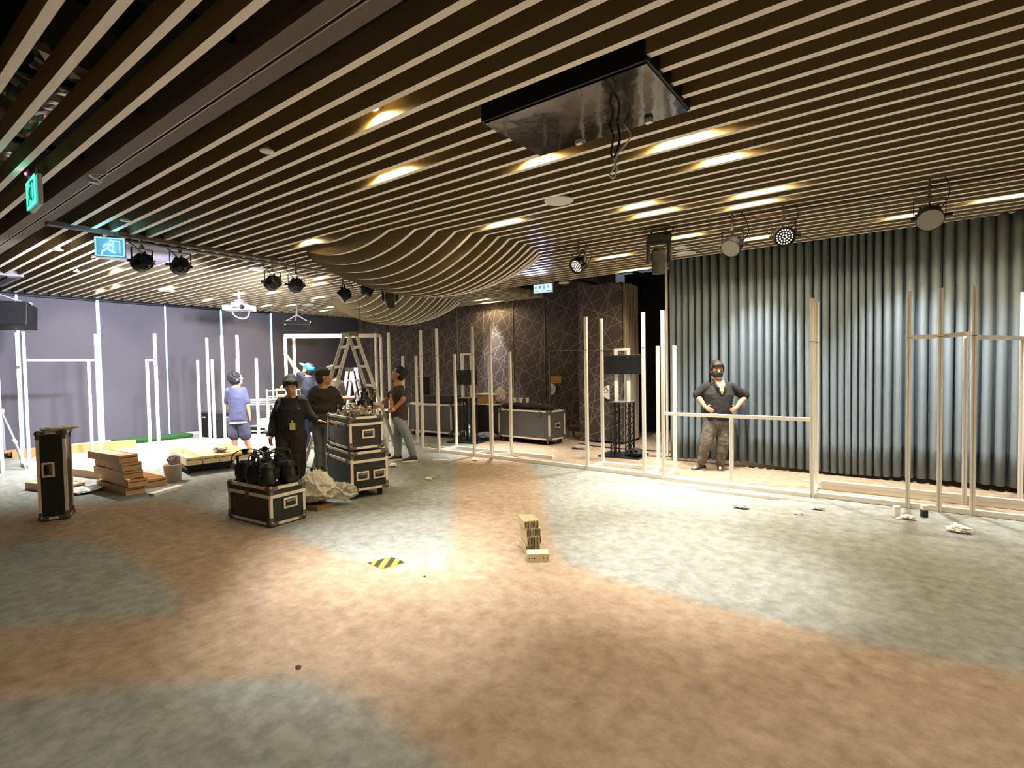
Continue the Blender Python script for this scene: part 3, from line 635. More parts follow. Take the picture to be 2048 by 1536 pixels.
# tall gate by the blue cap man
g = frame('tall rectangular gate frame that the man in blue cap holds', (-10.5, 6.12), [(0, 0, 0, 2.42), (-.27, .36, 0, 2.42), (1.28, 1.36, 0, 2.48), (1.01, 1.72, 0, 2.42)],
      [((0, 0, 2.45), (1.28, 1.36, 2.45)), ((0, 0, 2.405), (1.28, 1.36, 2.405)), ((-.27, .36, 2.45), (1.01, 1.72, 2.45)), ((0, 0, 2.45), (-.27, .36, 2.45)), ((1.28, 1.36, 2.45), (1.01, 1.72, 2.45)), ((1.28, 1.36, .8), (1.01, 1.72, .8)), bb((-.27, .36), (1.01, 1.72)), bb((0, 0), (-.27, .36))])
# middle row Y 7.55 / 8.05
frame('posts right behind the man gripping the ladder', (-8.92, 7.58), [(0, 0, 0, T5), (-.12, .5, 0, T2), (.18, .62, 0, T2)], [bb((0, 0), (-.12, .5)), bb((-.12, .5), (.18, .62)), ((0, 0, .8), (-.95, -.2, .8))])
frame('row of tall and short posts in front of the left grey flight case', (-7.95, 7.58), [(0, .02, 0, T5), (.48, 0, 0, T5), (.48, .52, 0, T2)], [bb((0, .02), (.48, 0)), bb((.48, 0), (.48, .52)), bb((.25, .30), (.48, .30))])
frame('four post frame in front of the wide grey flight case', (-6.53, 7.58), [(0, 0, 0, T5), (.03, .48, 0, T2), (.39, .06, 0, T5), (.57, .42, 0, T2)],
      [bb((0, 0), (2.41, -.03)), bb((0, 0), (.03, .48)), bb((.39, .06), (.57, .42)), bb((.03, .48), (1.45, .5)), bb((-.89, .0), (0, 0)), bb((-.89, .5), (.03, .48))])
frame('tower frame of posts around the right screen stand', (-4.08, 7.54), [(0, 0, 0, T5), (.03, .49, 0, T5), (.98, -.02, 0, T5), (1.03, .43, 0, T2)],
      [bb((0, 0), (.03, .49)), bb((0, 0), (1.26, -.04)), bb((.03, .49), (1.26, .49)), bb((.98, -.02), (1.03, .43))])
frame('counter high frame in front of the masked man', (-2.79, 7.49), [(0, 0, 0, T5), (-.01, .52, 0, T2), (.95, 0, 0, .95), (1.91, -.02, 0, T5), (1.90, .54, 0, T5)],
      [((.0, 0, .97), (1.9, 0, .97)), bb((0, 0), (1.91, -.02)), bb((0, 0), (-.01, .52)), bb((1.91, -.02), (1.9, .54)), bb((0, -.05), (1.9, -.05), .02)])
frame('right end frame of posts and two high rails before the curtain', (.08, 7.48), [(0, 0, 0, T5), (.28, 0, 0, T5), (.56, 0, 0, T5), (.53, .5, 0, 1.95), (1.10, 1.22, 0, T5), (1.16, .1, 0, T5)],
      [((0, 0, 1.95), (.28, 0, 1.95)), ((.28, 0, 1.95), (.53, .05, 1.97)), ((.53, .5, 1.95), (.53, 0, 1.97)), ((.56, 0, 1.93), (1.10, 1.22, 1.93)), bb((-.92, 0), (1.6, .02)), bb((-.92, .52), (1.6, .54)), bb((-.92, .52), (1.6, .54), .085)])
# loose profiles on the carpet
def profile(label, p, q, w=.045, h=.03, z=0.0):
    o = MB().beam((*p, z+h/2), (*q, z+h/2), w, h).build('aluminium_bar', ALU); tag(o, label, 'metal bar', 'loose bars on the carpet')
profile('long loose bar lying on carpet before the counter frame', (-2.16, 7.06), (-1.19, 7.1), .05, .035)
profile('thin loose bar lying across the beams right of the counter frame', (-.55, 7.80), (-.06, 7.82), .025, .02, 0)
profile('second thin loose bar alongside it behind the counter frame end', (-.55, 7.73), (-.06, 7.75), .025, .02, 0)
profile('loose bar slanting from the curtain foot to the right frame', (-.22, 8.6), (.08, 8.08), .04, .02)
profile('loose bar behind the tall pair of posts under the curtain', (-1.08, 8.34), (-.2, 8.2), .05, .03)
profile('short loose bar on the carpet by the ladder foot', (-6.9, 6.85), (-6.65, 6.95), .05, .02)

# ------------------------------------------------------------------ FLIGHT CASES
from mathutils import noise as MN
CLR = mat('clear crinkled plastic', 'e8e2d4', .25, trans=.35)
def crumple(name, label, cat, loc, r, m, seed, group=None, flat=.5, sub=4, rug=.55):
    bm = bmesh.new(); bmesh.ops.create_icosphere(bm, subdivisions=sub, radius=1); q = random.Random(seed); off = Vector((q.uniform(0, 50), q.uniform(0, 50), q.uniform(0, 50)))
    for v in bm.verts:
        n = v.co.normalized(); a = 1-abs(MN.noise(n*1.7+off))*2; c = 1-abs(MN.noise(n*4.1+off))*2; s = 1+rug*(a*.7+c*.35-.5)
        v.co = Vector((n.x*r[0], n.y*r[1], n.z*r[2]))*s
    zmin = min(v.co.z for v in bm.verts)
    for v in bm.verts: v.co.z = v.co.z-zmin
    me = bpy.data.meshes.new(name); bm.to_mesh(me); bm.free(); me.materials.append(m)
    o = bpy.data.objects.new(name, me); COL.objects.link(o); o.location = loc; return tag(o, label, cat, group)
def flight_case(label, loc, rz, L, Wd, Ht, lid=None, casters=False, handles=(), panel=PANEL, latches=(), name='flight_case', vert=False, ew=.03):
    """origin = front right bottom corner region: local box spans x[-L,0] y[0,Wd] z[z0,z0+Ht]"""
    t = thing(name, label, 'flight case', (*loc[:2], loc[2] if len(loc) > 2 else 0), rz, 'black flight cases')
    z0 = .115 if casters else 0.; c = (-L/2, Wd/2, z0+Ht/2)
    MB().box(c, (L-.012, Wd-.012, Ht-.012)).build('body', panel, t)
    e = MB(); x0, x1, y0, y1, z1 = -L, 0, 0, Wd, z0+Ht
    for y in (y0, y1):
        for z in (z0, z1): e.box((c[0], y+(ew/2 if y == y0 else -ew/2)*.9, z+(ew/2 if z == z0 else -ew/2)*.9), (L, ew, ew))
    for x in (x0, x1):
        for z in (z0, z1): e.box((x+(ew/2 if x == x0 else -ew/2)*.9, c[1], z+(ew/2 if z == z0 else -ew/2)*.9), (ew, Wd, ew))
    for x in (x0, x1):
        for y in (y0, y1): e.box((x+(ew/2 if x == x0 else -ew/2)*.9, y+(ew/2 if y == y0 else -ew/2)*.9, c[2]), (ew, ew, Ht))
    e.build('edge_trim', TRIM, t)
    if lid:
        s = MB(); zz = z1-lid; hh = .034
        for y in (-.002, Wd+.002): s.box((c[0], y, zz), (L, .014, hh))
        for x in (-L-.002, .002): s.box((x, c[1], zz), (.014, Wd, hh))
        s.build('lid_seam', TRIM, t)
    for x in (x0, x1):
        for y in (y0, y1):
            for z in (z0, z1):
                k = MB(); sx = 1 if x == x0 else -1; sy = 1 if y == y0 else -1; sz = 1 if z == z0 else -1
                k.ell((x+sx*.018, y+sy*.018, z+sz*.018), (.036, .036, .036), 10, 8)
                for d in ((1, 0, 0), (0, 1, 0), (0, 0, 1)):
                    k.box((x+sx*(.016+.035*d[0]), y+sy*(.016+.035*d[1]), z+sz*(.016+.035*d[2])), tuple(.042+.03*v for v in d))
                k.build('corner', CORN, t)
    for (face, u, v) in handles:       # face 'x' = +x side (u along y), 'f' = -y side (u along -x)
        if face == 'x': T = Matrix.Translation((.004, u, z0+v)) @ Matrix.Rotation(PI/2, 4, 'Z')
        else: T = Matrix.Translation((-u, -.004, z0+v))
        if vert: T = T @ Matrix.Rotation(PI/2, 4, 'Y')
        f = MB(); w, h = .17, .115
        for s in (-1, 1): f.box((0, 0, s*(h/2-.01)), (w, .012, .022), T=T, bev=.004); f.box((s*(w/2-.01), 0, 0), (.022, .012, h), T=T, bev=.004)
        hd = f.build('handle', TRIM, t)
        MB().box((0, .004, 0), (w-.03, .006, h-.03), T=T).build('dish', CORN, hd)
        MB().box((0, -.012, -.012), (.10, .022, .03), T=T, bev=.008).build('grip', BLK, hd)
        MB().box((0, -.006, .022), (.10, .012, .018), T=T).build('spring_bar', STEEL, hd)
    for (face, u, v) in latches:
        T = (Matrix.Translation((.006, u, z0+v)) @ Matrix.Rotation(PI/2, 4, 'Z')) if face == 'x' else Matrix.Translation((-u, -.006, z0+v))
        k = MB(); k.box((0, 0, 0), (.07, .014, .09), T=T, bev=.006); k.cyl(tuple(T @ Vector((0, -.005, 0))), tuple(T @ Vector((0, -.02, 0))), .022, n=12); k.build('latch', CORN, t)
    if casters:
        for x in (x0+.1, x1-.09):
            for y in (y0+.08, y1-.08):
                k = MB(); k.box((x, y, z0-.008), (.10, .08, .012)); k.box((x, y-.025, z0-.05), (.045, .005, .08)); k.box((x, y+.025, z0-.05), (.045, .005, .08))
                ca = k.build('caster', CORN, t); MB().cyl((x-.012, y-.018, .05), (x-.012, y+.018, .05), .05, n=18).build('wheel', RUB, ca)
    return t
# tall upright slab case at the left
sl = flight_case('tall upright slab flight case standing alone at the left', (-7.85, 1.80, .018), R(-24.5), .27, .265, 1.02, handles=[('x', .10, .58)], vert=True)
for o in tree(sl): o.location = Vector(o.location)+Vector((0, -.265, 0))
crumple('plastic_sheet', 'crumpled pale plastic sheet on top of the tall slab case', 'plastic sheet', (-7.96, 1.78, 1.037), (.11, .145, .022), mat('milky plastic', 'ded8d0', .4), 15, None, 1, 4, .8)
# foreground case
flight_case('low black flight case in the foreground carrying piled lamps', (-5.445, 2.945, .018), R(4), .82, .43, .415, lid=.10, handles=[('x', .24, .215)], latches=[('f', .42, .315)])
# stacked pair on casters
RZ2 = R(-16)
flight_case('lower wheeled flight case with two handles, under the clamp covered case', (-5.68, 4.16), RZ2, .98, .50, .505, lid=.125, casters=True, handles=[('x', .15, .19), ('x', .38, .19)], latches=[('f', .12, .37), ('f', .85, .37)])
UP = flight_case('upper flight case stacked on wheeled case, heaped with metal clamps', (-5.72, 4.18, .655), RZ2, .86, .46, .42, lid=.10, handles=[('x', .25, .19)], latches=[('f', .1, .31), ('f', .75, .31)])
MB().box((-.5, -.002, .30), (.05, .004, .07)).build('paper_label', WHT, UP)
# rear cases
flight_case('left long grey flight case at the back with white sheeted top', (-8.62, 9.18), R(0), 1.5, .62, .69, casters=True, panel=PANELG)
flight_case('right long grey flight case at the back below the lattice door', (-5.96, 9.36), R(-4), 1.45, .58, .62, casters=True, panel=PANELG, handles=[('x', .3, .3)], latches=[('f', .25, .56), ('f', 1.2, .56)])
flight_case('plain black case between the two long grey cases', (-7.58, 9.83, .018), R(0), 1.0, .6, .80, panel=PANEL)
def plain(name, label, cat, c, d, m, rz=0., bev=.01, group=None):
    o = MB().box((0, 0, 0), d, bev=bev).build(name, m); o.location = c; o.rotation_euler[2] = rz; return tag(o, label, cat, group)
plain('black_case_lid', 'soft black cover box lying on the left grey case', 'box', (-9.22, 9.5, .925), (1.15, .5, .17), mat('black fabric cover', '211f1e', .8))
b = MB(); pts = []
V = []; rr = random.Random(9)
for i in range(13):
    for j in range(5): V.append((-.76+.127*i, -.34+.17*j, .02*rr.random()-(0.06*rr.random()+.02 if j == 0 else 0)))
o = b.add(V, [(i*5+j, (i+1)*5+j, (i+1)*5+j+1, i*5+j+1) for i in range(12) for j in range(4)]).build('plastic_cover', mat('cloudy white plastic', 'd9d4c8', .4, trans=.15), None, True); o.location = (-9.37, 9.50, .818)
m = o.modifiers.new('t', 'SOLIDIFY'); m.thickness = .006; m.offset = 1
tag(o, 'white plastic sheet draped on the left grey case', 'plastic sheet')
t = thing('equipment_box', 'narrow upright black box with pale rim on the left case', 'box', (-9.95, 9.55, .83), 0)
MB().box((0, 0, .32), (.2, .3, .64)).build('body', PANEL, t); b = MB(); b.box((0, -.14, .65), (.22, .03, .02)); b.box((.105, -.14, .33), (.02, .03, .66)); b.build('rim', STEEL, t)
t = thing('padded_roll', 'long black rolled mat lying on the right grey case', 'roll', (-6.65, 9.6, .735), R(-4))
MB().tube([(-.68, 0, .07), (-.3, 0, .075), (.3, 0, .075), (.66, 0, .07)], [.062, .07, .07, .06], 18).build('roll', mat('black fabric cover', '211f1e'), t, True)
for x in (-.4, .35): MB().cyl((x-.02, 0, .075), (x+.02, 0, .075), .074, n=18).build('strap', BLK, t)
plain('honey_box', 'honey brown box with white lid on the black case', 'box', (-7.98, 9.85, .927), (.5, .36, .21), mat('honey plywood', '9a7442', .55))
plain('white_board', 'thin white board over the honey brown box', 'board', (-7.95, 9.84, 1.046), (.62, .4, .025), WHT)
plain('white_board', 'thin white board under the honey brown box', 'board', (-7.9, 9.80, .80+.0), (.64, .42, .02), WHT).location.z = .81
crumple('plastic_bag', 'pale bag of parts beside the honey brown box', 'bag', (-7.66, 9.88, .822), (.12, .12, .17), CLR, 3, flat=1)
for i in range(3):
    t = thing('clear_jar', ('left', 'middle', 'right')[i]+' clear plastic cup of small parts on the black rolled mat', 'cup', (-7.05+.16*i, 9.62+.02*i, .88), 0, 'clear cups on the rolled mat')
    MB().lathe([(.035, 0), (.045, .1), (.05, .11), (.045, .105), (.03, .01)], 16, cap=False).build('cup', CLR, t, True); MB().ell((0, 0, .04), (.03, .03, .035), 8, 6).build('contents', STEEL, t)
t = thing('low_stand', 'small low dark table in the shadow below the lattice door', 'table', (-6.05, 10.75, 0), 0)
MB().box((0, 0, .27), (.5, .34, .04), bev=.01).build('top', mat('dim brown top', '4c443d', .6), t)
for x, y in ((-.2, -.13), (.2, -.13), (-.2, .13), (.2, .13)): MB().box((x, y, .125), (.05, .04, .25)).build('leg', mat('dim pale leg', '77706a', .6), t)

# ------------------------------------------------------------------ SCREEN STANDS
def screen_stand(label, x, y, rz, truss_h, top, pz, pw, ph, off):
    t = thing('screen_stand', label, 'stand', (x, y, 0), rz, 'black truss screen stands')
    MB().box((0, 0, .012), (.78, .62, .024)).build('base_plate', BLKM, t)
    k = .14
    for ox, oy in ((-k, -k), (k, -k), (-k, k), (k, k)):
        b = MB()
        b.cyl((ox-.035, oy-.035, .02), (ox-.035, oy-.035, truss_h), .014, n=8); b.cyl((ox+.035, oy-.035, .02), (ox+.035, oy-.035, truss_h), .014, n=8); b.cyl((ox, oy+.04, .02), (ox, oy+.04, truss_h), .014, n=8)
        n = 9
        for i in range(n):
            za, zb = .06+(truss_h-.1)*i/n, .06+(truss_h-.1)*(i+1)/n; s = 1 if i % 2 else -1
            b.cyl((ox-.035*s, oy-.035, za), (ox+.035*s, oy-.035, zb), .006, n=6); b.cyl((ox-.035*s, oy-.035, za), (ox, oy+.04, zb), .006, n=6)
        b.build('truss_column', BLKM, t)
    MB().box((0, 0, truss_h+.008), (.40, .40, .016)).build('top_plate', STEEL, t)
    for s in (-1, 1): MB().box((s*.12, 0, (truss_h+top)/2), (.065, .05, top-truss_h)).build('upright', ALU, t)
    MB().box((0, 0, top-.02), (.3, .04, .04)).build('cross_bar', ALU, t)
    p = MB().box((off, -.06, pz), (pw, .05, ph), bev=.008).build('screen_mount', BLK, t)
    for sx in (-.05, .13): 
        for sz in (-1, 1): MB().cyl((sx, -.088, pz+sz*ph*.38), (sx, -.08, pz+sz*ph*.38), .012, n=10).build('bolt', STEEL, p)
    return t
screen_stand('left black truss screen stand in front of the plain black case', -7.93, 9.0, R(10), 1.0, 2.02, 1.47, .52, .33, .02)
t = screen_stand('right black truss screen stand inside the tower frame', -4.14, 9.05, R(6), 1.0, 2.0, 1.70, .70, .35, .02)
wire('power_cable', [(.1, -.1, .03), (.3, -.2, .05), (.42, -.05, .03), (.5, .1, .012), (.75, .2, .008), (1.1, .25, .008)], .009, CABLE, t)
crumple('cable_heap', 'coil of black cable on the right stand base', 'cable', (-3.85, 8.93, .024), (.14, .1, .07), RUB, 5, flat=1)
crumple('cable_heap', 'heap of pale and black cable on carpet between the frames', 'cable', (-5.25, 9.35, 0), (.14, .1, .03), mat('pale cable', '8b8277', .6), 6, flat=1)
crumple('blue_cloth', 'blue white bundle on the floor by the left stand', 'bundle', (-7.85, 9.58, 0), (.24, .14, .07), mat('blue white cloth', 'a9bad0', .8), 12, flat=1)
tag(wire('floor_cable', [(-5.6, 9.95, .01), (-5.0, 9.75, .01), (-4.3, 9.75, .01), (-3.5, 9.85, .01)], .012, CABLE), 'black cable running along the carpet before the partition', 'cable')

# ------------------------------------------------------------------ LADDERS
def a_ladder(label, F4, o, w, L, wb, wt, ht, nr, m, name='step_ladder', thick=.055, marks=False):
    F4 = Vector((*F4, 0)); o = Vector((*o, 0)).normalized(); w = Vector((*w, 0)).normalized()
    t = thing(name, label, 'ladder', F4[:], 0, 'ladders')
    z = Vector((0, 0, 1)); A = o*L/2+z*ht+w*(wb-wt)/2
    B = {'a': (Vector((0, 0, 0)), A-o*.05), 'b': (w*wb, A+w*wt-o*.05), 'c': (o*L, A+o*.05), 'd': (o*L+w*wb, A+w*wt+o*.05)}
    for k in 'abcd':
        r = MB().beam(B[k][0], B[k][1], thick, .028, upv=w).build('rail', m, t)
        MB().beam(B[k][0], B[k][0]+(B[k][1]-B[k][0]).normalized()*.05, thick+.014, .04, upv=w).build('rubber_foot', RUB, r)
        if marks and k == 'c':
            q = MB(); d = (B[k][1]-B[k][0])
            for i, f in enumerate((.66, .685, .71, .735, .76)): q.beam(B[k][0]+d*f-w*.017+o*(.012 if i % 2 else -.006), B[k][0]+d*(f+.012)-w*.017+o*(.0 if i % 2 else .012), .012, .004, upv=w)
            q.build('rail_marking', BLKM, r)
    for (p, q) in (('a', 'b'), ('c', 'd')):
        for i in range(1, nr+1):
            f = i/(nr+.6); a = B[p][0].lerp(B[p][1], f); b = B[q][0].lerp(B[q][1], f); MB().beam(a, b, .03, .045).build('rung', m, t)
    for k in (0, 1):
        c = A+w*wt*k+z*.02; h = MB(); h.beam(c-o*.085, c+o*.085, .035, .075); h.build('hinge', CORN if k == 0 else m, t)
    sb = MB(); sb.beam(B['a'][0].lerp(B['a'][1], .42), B['c'][0].lerp(B['c'][1], .42), .02, .008); sb.build('spreader', m, t)
    return t
a_ladder('large double sided aluminium ladder between the workers', (-7.50, 6.58), (-.286, -.958), (-.958, .286), 1.6, .5, .36, 2.31, 6, ALUR, marks=True)
a_ladder('small white folding ladder behind the large ladder', (-9.05, 7.0), (-.7, -.5), (-.45, .63), .62, .4, .3, 1.68, 4, mat('lavender white ladder', 'dcdaea', .5), thick=.06)

# ------------------------------------------------------------------ LAMPS PILED ON THE FRONT CASE
def loose_par(label, loc, rot, s=1.0):
    t = thing('loose_par_light', label, 'stage light', loc, 0, 'unused par lamps piled on the front case'); t.rotation_euler = rot
    b = MB(); b.lathe([(.0001, 0), (.098, 0), (.105, .02), (.103, .12), (.09, .14), (.085, .20), (.05, .235), (.0001, .24)], 24, cap=False)
    for k in range(8): q = 2*PI*k/8; b.box((.1*math.cos(q), .1*math.sin(q), .12), (.025, .012, .12), q)
    smooth_by_angle(b.build('body', BLK, t), 35)
    y = MB()
    for k in (-1, 1): y.box((0, k*.122, .19), (.03, .006, .22)); y.cyl((0, k*.1, .12), (0, k*.14, .12), .015, n=8)
    y.box((0, 0, .30), (.03, .25, .006)); y.build('yoke', BLKM, t)
    c = MB(); c.box((0, 0, .335), (.03, .05, .06)); c.cyl((0, -.05, .34), (0, .06, .34), .008, n=8); c.build('clamp', BLKM, t)
    wire('power_cable', [(.06, .05, .22), (.13, .1, .3), (.05, .02, .36), (-.08, -.08, .32), (-.1, -.1, .2)], .007, CABLE, t)
    MB().ell((.105, .02, .05), (.008, .01, .01), 8, 6).build('rivet', WHT, t)
cx = Vector((math.cos(R(3)), math.sin(R(3)), 0)); cy = Vector((-cx.y, cx.x, 0)); c0 = Vector((-5.445, 2.945, .436))
for i, (u, v, rx, ry, rz) in enumerate([(-.66, .11, 0, 0, .3), (-.43, .10, .0, 0, 1.2), (-.19, .10, 0, 0, .1), (-.60, .32, 0, 0, 2.1), (-.37, .32, 0, 0, .8), (-.14, .32, 0, 0, 1.9)]):
    lb = ['black par lamp at the front left corner of the piled case', 'black par lamp in the middle front of the piled case', 'black par lamp at the near right corner of the piled case', 'black par lamp at the back left of the piled case', 'black par lamp in the middle back of the piled case', 'black par lamp at the back right next to the young man'][i]
    loose_par(lb, c0+cx*u+cy*v, (rx, ry, rz+R(8.5)))
# clamps heaped on the upper case
def clamp(loc, rot):
    t = thing('truss_clamp', 'grey metal lamp clamp in the heap on the upper flight case', 'clamp', loc, 0, 'metal clamps heaped on the upper case'); t.rotation_euler = rot
    pts = [(.03*math.cos(a), 0, .03+.03*math.sin(a)) for a in np.linspace(-PI*.5, PI*.95, 9)]
    b = MB().tube(pts, .010, 6, ry=1.6); b.box((0, 0, -.008), (.03, .03, .03)); b.build('hook', CLM, t); b = MB(); b.cyl((-.04, 0, .03), (-.075, 0, .03), .006, n=6); b.ell((-.08, 0, .03), (.012, .016, .016), 8, 6); b.build('bolt', STEEL, t)
    return t
CLM = mat('worn cast clamp', 'b3a88e', .45, .5, var=.2, vscale=30)
ux = Vector((math.cos(RZ2), math.sin(RZ2), 0)); uy = Vector((-ux.y, ux.x, 0)); u0 = Vector((-5.72, 4.18, 1.078))
q = random.Random(21); base = clamp(tuple(u0+ux*-.2+uy*.2+Vector((0, 0, .03))), (0, 0, 0))
for i in range(34):
    c = copy_tree(base) if i else base; lay = 0 if i < 22 else (1 if i < 31 else 2); sp = (.34, .2, .1)[lay]
    u = -.36+q.uniform(-sp, sp*.95); v = .23+q.uniform(-.17, .17)*(1-.3*lay)
    c.location = u0+ux*u+uy*v+Vector((0, 0, .028+.045*lay)); c.rotation_euler = (q.uniform(-1.6, 1.6), q.uniform(-1.6, 1.6), q.uniform(0, 6.3))
loose_par('black par lamp resting behind the clamp heap on the upper case', u0+ux*-.46+uy*.40+Vector((0, 0, .0)), (0, 0, .6))
bpy.context.view_layer.update()

# ------------------------------------------------------------------ WOODEN DRAWERS
DRAW_LIT = mat('birch drawer lightened for overexposure', 'd8c196', .55, 0, var=.08, vscale=4, stretch=(1, 6, 6))  # birch colour lightened to stand for strong light on the dolly drawers
def drawer(label, loc, rz, L=1.02, Wd=.235, Ht=.108, flip=False, group='wooden drawers', tilt=0.):
    DRAW_ = DRAW_LIT if 'pale' in label else DRAW
    t = thing('wooden_drawer', label, 'drawer', loc, rz, group); s = .014
    if tilt: t.rotation_euler = (0, tilt, rz)
    b = MB()
    for y in (0, Wd-s): b.box((-L/2, y+s/2, Ht/2), (L, s, Ht))
    b.box((-L+s/2, Wd/2, Ht/2), (s, Wd-2*s, Ht)); b.build('side_board', DRAW_, t)
    e = MB(); e.box((-s/2, Wd/2, Ht*.30), (s, Wd-2*s, Ht*.6)); e.box((-s*1.4, Wd/2, Ht*.82), (s, Wd-2*s, Ht*.3)); e.build('end_board', DRAW_, t)
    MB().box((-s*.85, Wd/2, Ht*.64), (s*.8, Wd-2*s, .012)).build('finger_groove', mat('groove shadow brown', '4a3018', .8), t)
    MB().box((-L/2, Wd/2, Ht-.012 if flip else .012), (L-2*s, Wd-2*s, .012)).build('bottom_panel', DRAWI, t)
    return t
tones = ['bottom', 'second', 'middle', 'fourth', 'topmost']
for i in range(5):
    drawer(tones[i]+' wooden drawer of the five high stack', (-8.60+(.0, .03, -.06, -.10, -.15)[i], 2.60+(.0, .02, .005, -.0, -.02)[i], .110*i), R((3, 1, 4, 2, 5)[i]), flip=(i == 4), group='stack of five wooden drawers')
drawer('open wooden drawer on the carpet right of the stack', (-8.93, 2.96, 0), R(3), L=1.3, Wd=.27, Ht=.125)
drawer('upper wooden drawer lying behind the slab case', (-10.35, 2.78, .0), R(12), L=1.3, Wd=.3, Ht=.12, flip=True)
drawer('low wooden drawer between slab case and stack', (-9.55, 2.12, .0), R(14), L=.9, Wd=.3, Ht=.11, flip=True)
# drawers on the black dolly
t = thing('dolly', 'low black wheeled dolly under the row of pale drawers', 'dolly', (-9.68, 4.12, 0), R(-11))
MB().box((-.3, 0, .14), (1.1, .74, .05), bev=.01).build('deck', BLK, t); MB().box((-.3, 0, .09), (1.0, .66, .06)).build('frame', BLKM, t)
for x in (-.75, .15):
    for y in (-.3, .3): MB().cyl((x, y-.02, .045), (x, y+.02, .045), .045, n=16).build('wheel', RUB, t)
for i in range(4):
    drawer(['leftmost pale drawer on the black dolly', 'second pale drawer on the black dolly with flat lid', 'third pale drawer on the dolly with wrappers', 'rightmost deep pale drawer on the dolly edge'][i], (-9.38+.047*i, 3.68+.242*i, .166), R(-11), L=1.45, Wd=.235, Ht=.125, flip=(i in (1, 2)), group='pale drawers on the black dolly')
crumple('wrapper_heap', 'clear wrappers lying on the third pale drawer', 'wrapper', (-9.60, 4.32, .293), (.16, .09, .04), CLR, 31, flat=1)
t = thing('bucket', 'plain beige bucket with rag between the drawers', 'bucket', (-9.16, 3.40, 0), 0)
MB().lathe([(.0001, 0), (.105, 0), (.13, .25), (.138, .25), (.138, .265), (.124, .265), (.10, .012), (.0001, .012)], 28, cap=False).build('shell', mat('beige plastic', 'cdbfa8', .5), t, True)
o = crumple('rag', '', '', (0, 0, 0), (.10, .08, .07), mat('grey rag', '8d8288', .9), 41, flat=1); o.parent = t; o.location = (-.04, .03, .235);
t = thing('white_board_piece', 'short pale board lying on carpet by the bucket', 'board', (-8.40, 3.02, 0), R(118)); MB().box((0, 0, .02), (.52, .11, .04)).build('board', WHT, t); MB().box((-.262, 0, .02), (.004, .06, .025)).build('end_slot', STEEL, t)
crumple('wrapper', 'white crumpled paper on carpet behind the tall slab case', 'wrapper', (-9.45, 2.32, 0), (.2, .28, .03), WHT, 8, 'scraps on the carpet', 1)
# boards by the left wall
for i in range(7):
    a = i//3; tk = .05
    o = MB().box((0, 0, tk/2), (.16, 2.1, tk)).build('timber_board', PINE); o.location = (-14.55+.17*(i % 3)*-1+.02*a, 3.45+(.1, -.05, -.22)[i % 3]-.06*a, .001+.052*a); o.rotation_euler[2] = R(-14)
    tag(o, 'pine board number in the low pile under the blinds'.replace(' number', ''), 'board', 'pine boards piled before the blinds')
o = MB().box((0, 0, .09), (.05, 2.05, .18)).build('timber_plank', PINE); o.location = (-14.28, 3.48, 0); o.rotation_euler[2] = R(-14); tag(o, 'long pine plank standing on edge before the board pile', 'board')
# turf mat
b = MB(); b.box((0, 0, .05), (.55, 1.65, .1), bev=.03); o = b.build('turf_mat', mat('green artificial turf', '28592a', .9, bump=.8, bscale=300, var=.35, vscale=20)); o.location = (-15.1, 5.2, 0); o.rotation_euler[2] = R(2); tag(o, 'green artificial turf mat folded along the foot of the blinds', 'mat')
# subwoofer and equipment by the blinds
t = thing('subwoofer', 'big black box with two pale slots at the wall', 'loudspeaker', (-13.95, 6.2, 0), R(2))
MB().box((-.46, .32, .32), (.92, .64, .64), bev=.012).build('cabinet', mat('charcoal cabinet', '222125'), t)
for x, y, r in ((-.62, -.004, 0), (.004, .3, PI/2)): MB().box((x, y, .52), (.13, .012, .03), r).build('handle_slot', WHT, t)
t = thing('stage_deck_cart', 'grey decks on a steel cart behind the posts', 'cart', (-14.2, 7.38, 0), R(36))
for k in range(3): MB().box((0, 0, .80+.05*k), (.95, .5, .04)).build('deck', mat('grey deck', '9da0a2', .5), t)
for x, y in ((-.42, -.2), (.42, -.2), (-.42, .2), (.42, .2)): MB().box((x, y, .44), (.05, .05, .70)).build('post', ALU, t)
MB().box((0, 0, .12), (.95, .5, .05)).build('base', BLK, t)
for x, y in ((-.4, -.2), (.4, -.2), (-.4, .2), (.4, .2)): MB().cyl((x-.02, y, .05), (x+.02, y, .05), .05, n=14).build('wheel', RUB, t)
MB().box((.3, -.1, .28), (.22, .26, .26), bev=.02).build('appliance', WHT, t)
t = thing('roll_cage', 'cage trolley with tan rails behind the front worker', 'trolley', (-13.1, 7.55, 0), R(36))
TAN = mat('tan painted tube', 'd2b48f', .5)
for x, y in ((-.33, -.25), (.33, -.25), (-.33, .3), (.33, .3)): MB().cyl((x, y, .15), (x, y, 1.22), .022, n=10).build('post', TAN, t)
for z in (.45, .65, .82, 1.02, 1.18):
    b = MB(); b.cyl((-.33, -.25, z), (.33, -.25, z+.02), .014, n=8); b.build('rail', TAN, t)
    if z > .6: MB().cyl((-.33, .3, z+.02), (.33, .3, z), .014, n=8).build('rail', TAN, t)
MB().box((0, 0, .13), (.8, .7, .05)).build('base', STEEL, t)
for x, y in ((-.33, -.28), (.33, -.28), (-.33, .28), (.33, .28)): MB().cyl((x-.02, y, .055), (x+.02, y, .055), .055, n=14).build('wheel', RUB, t)
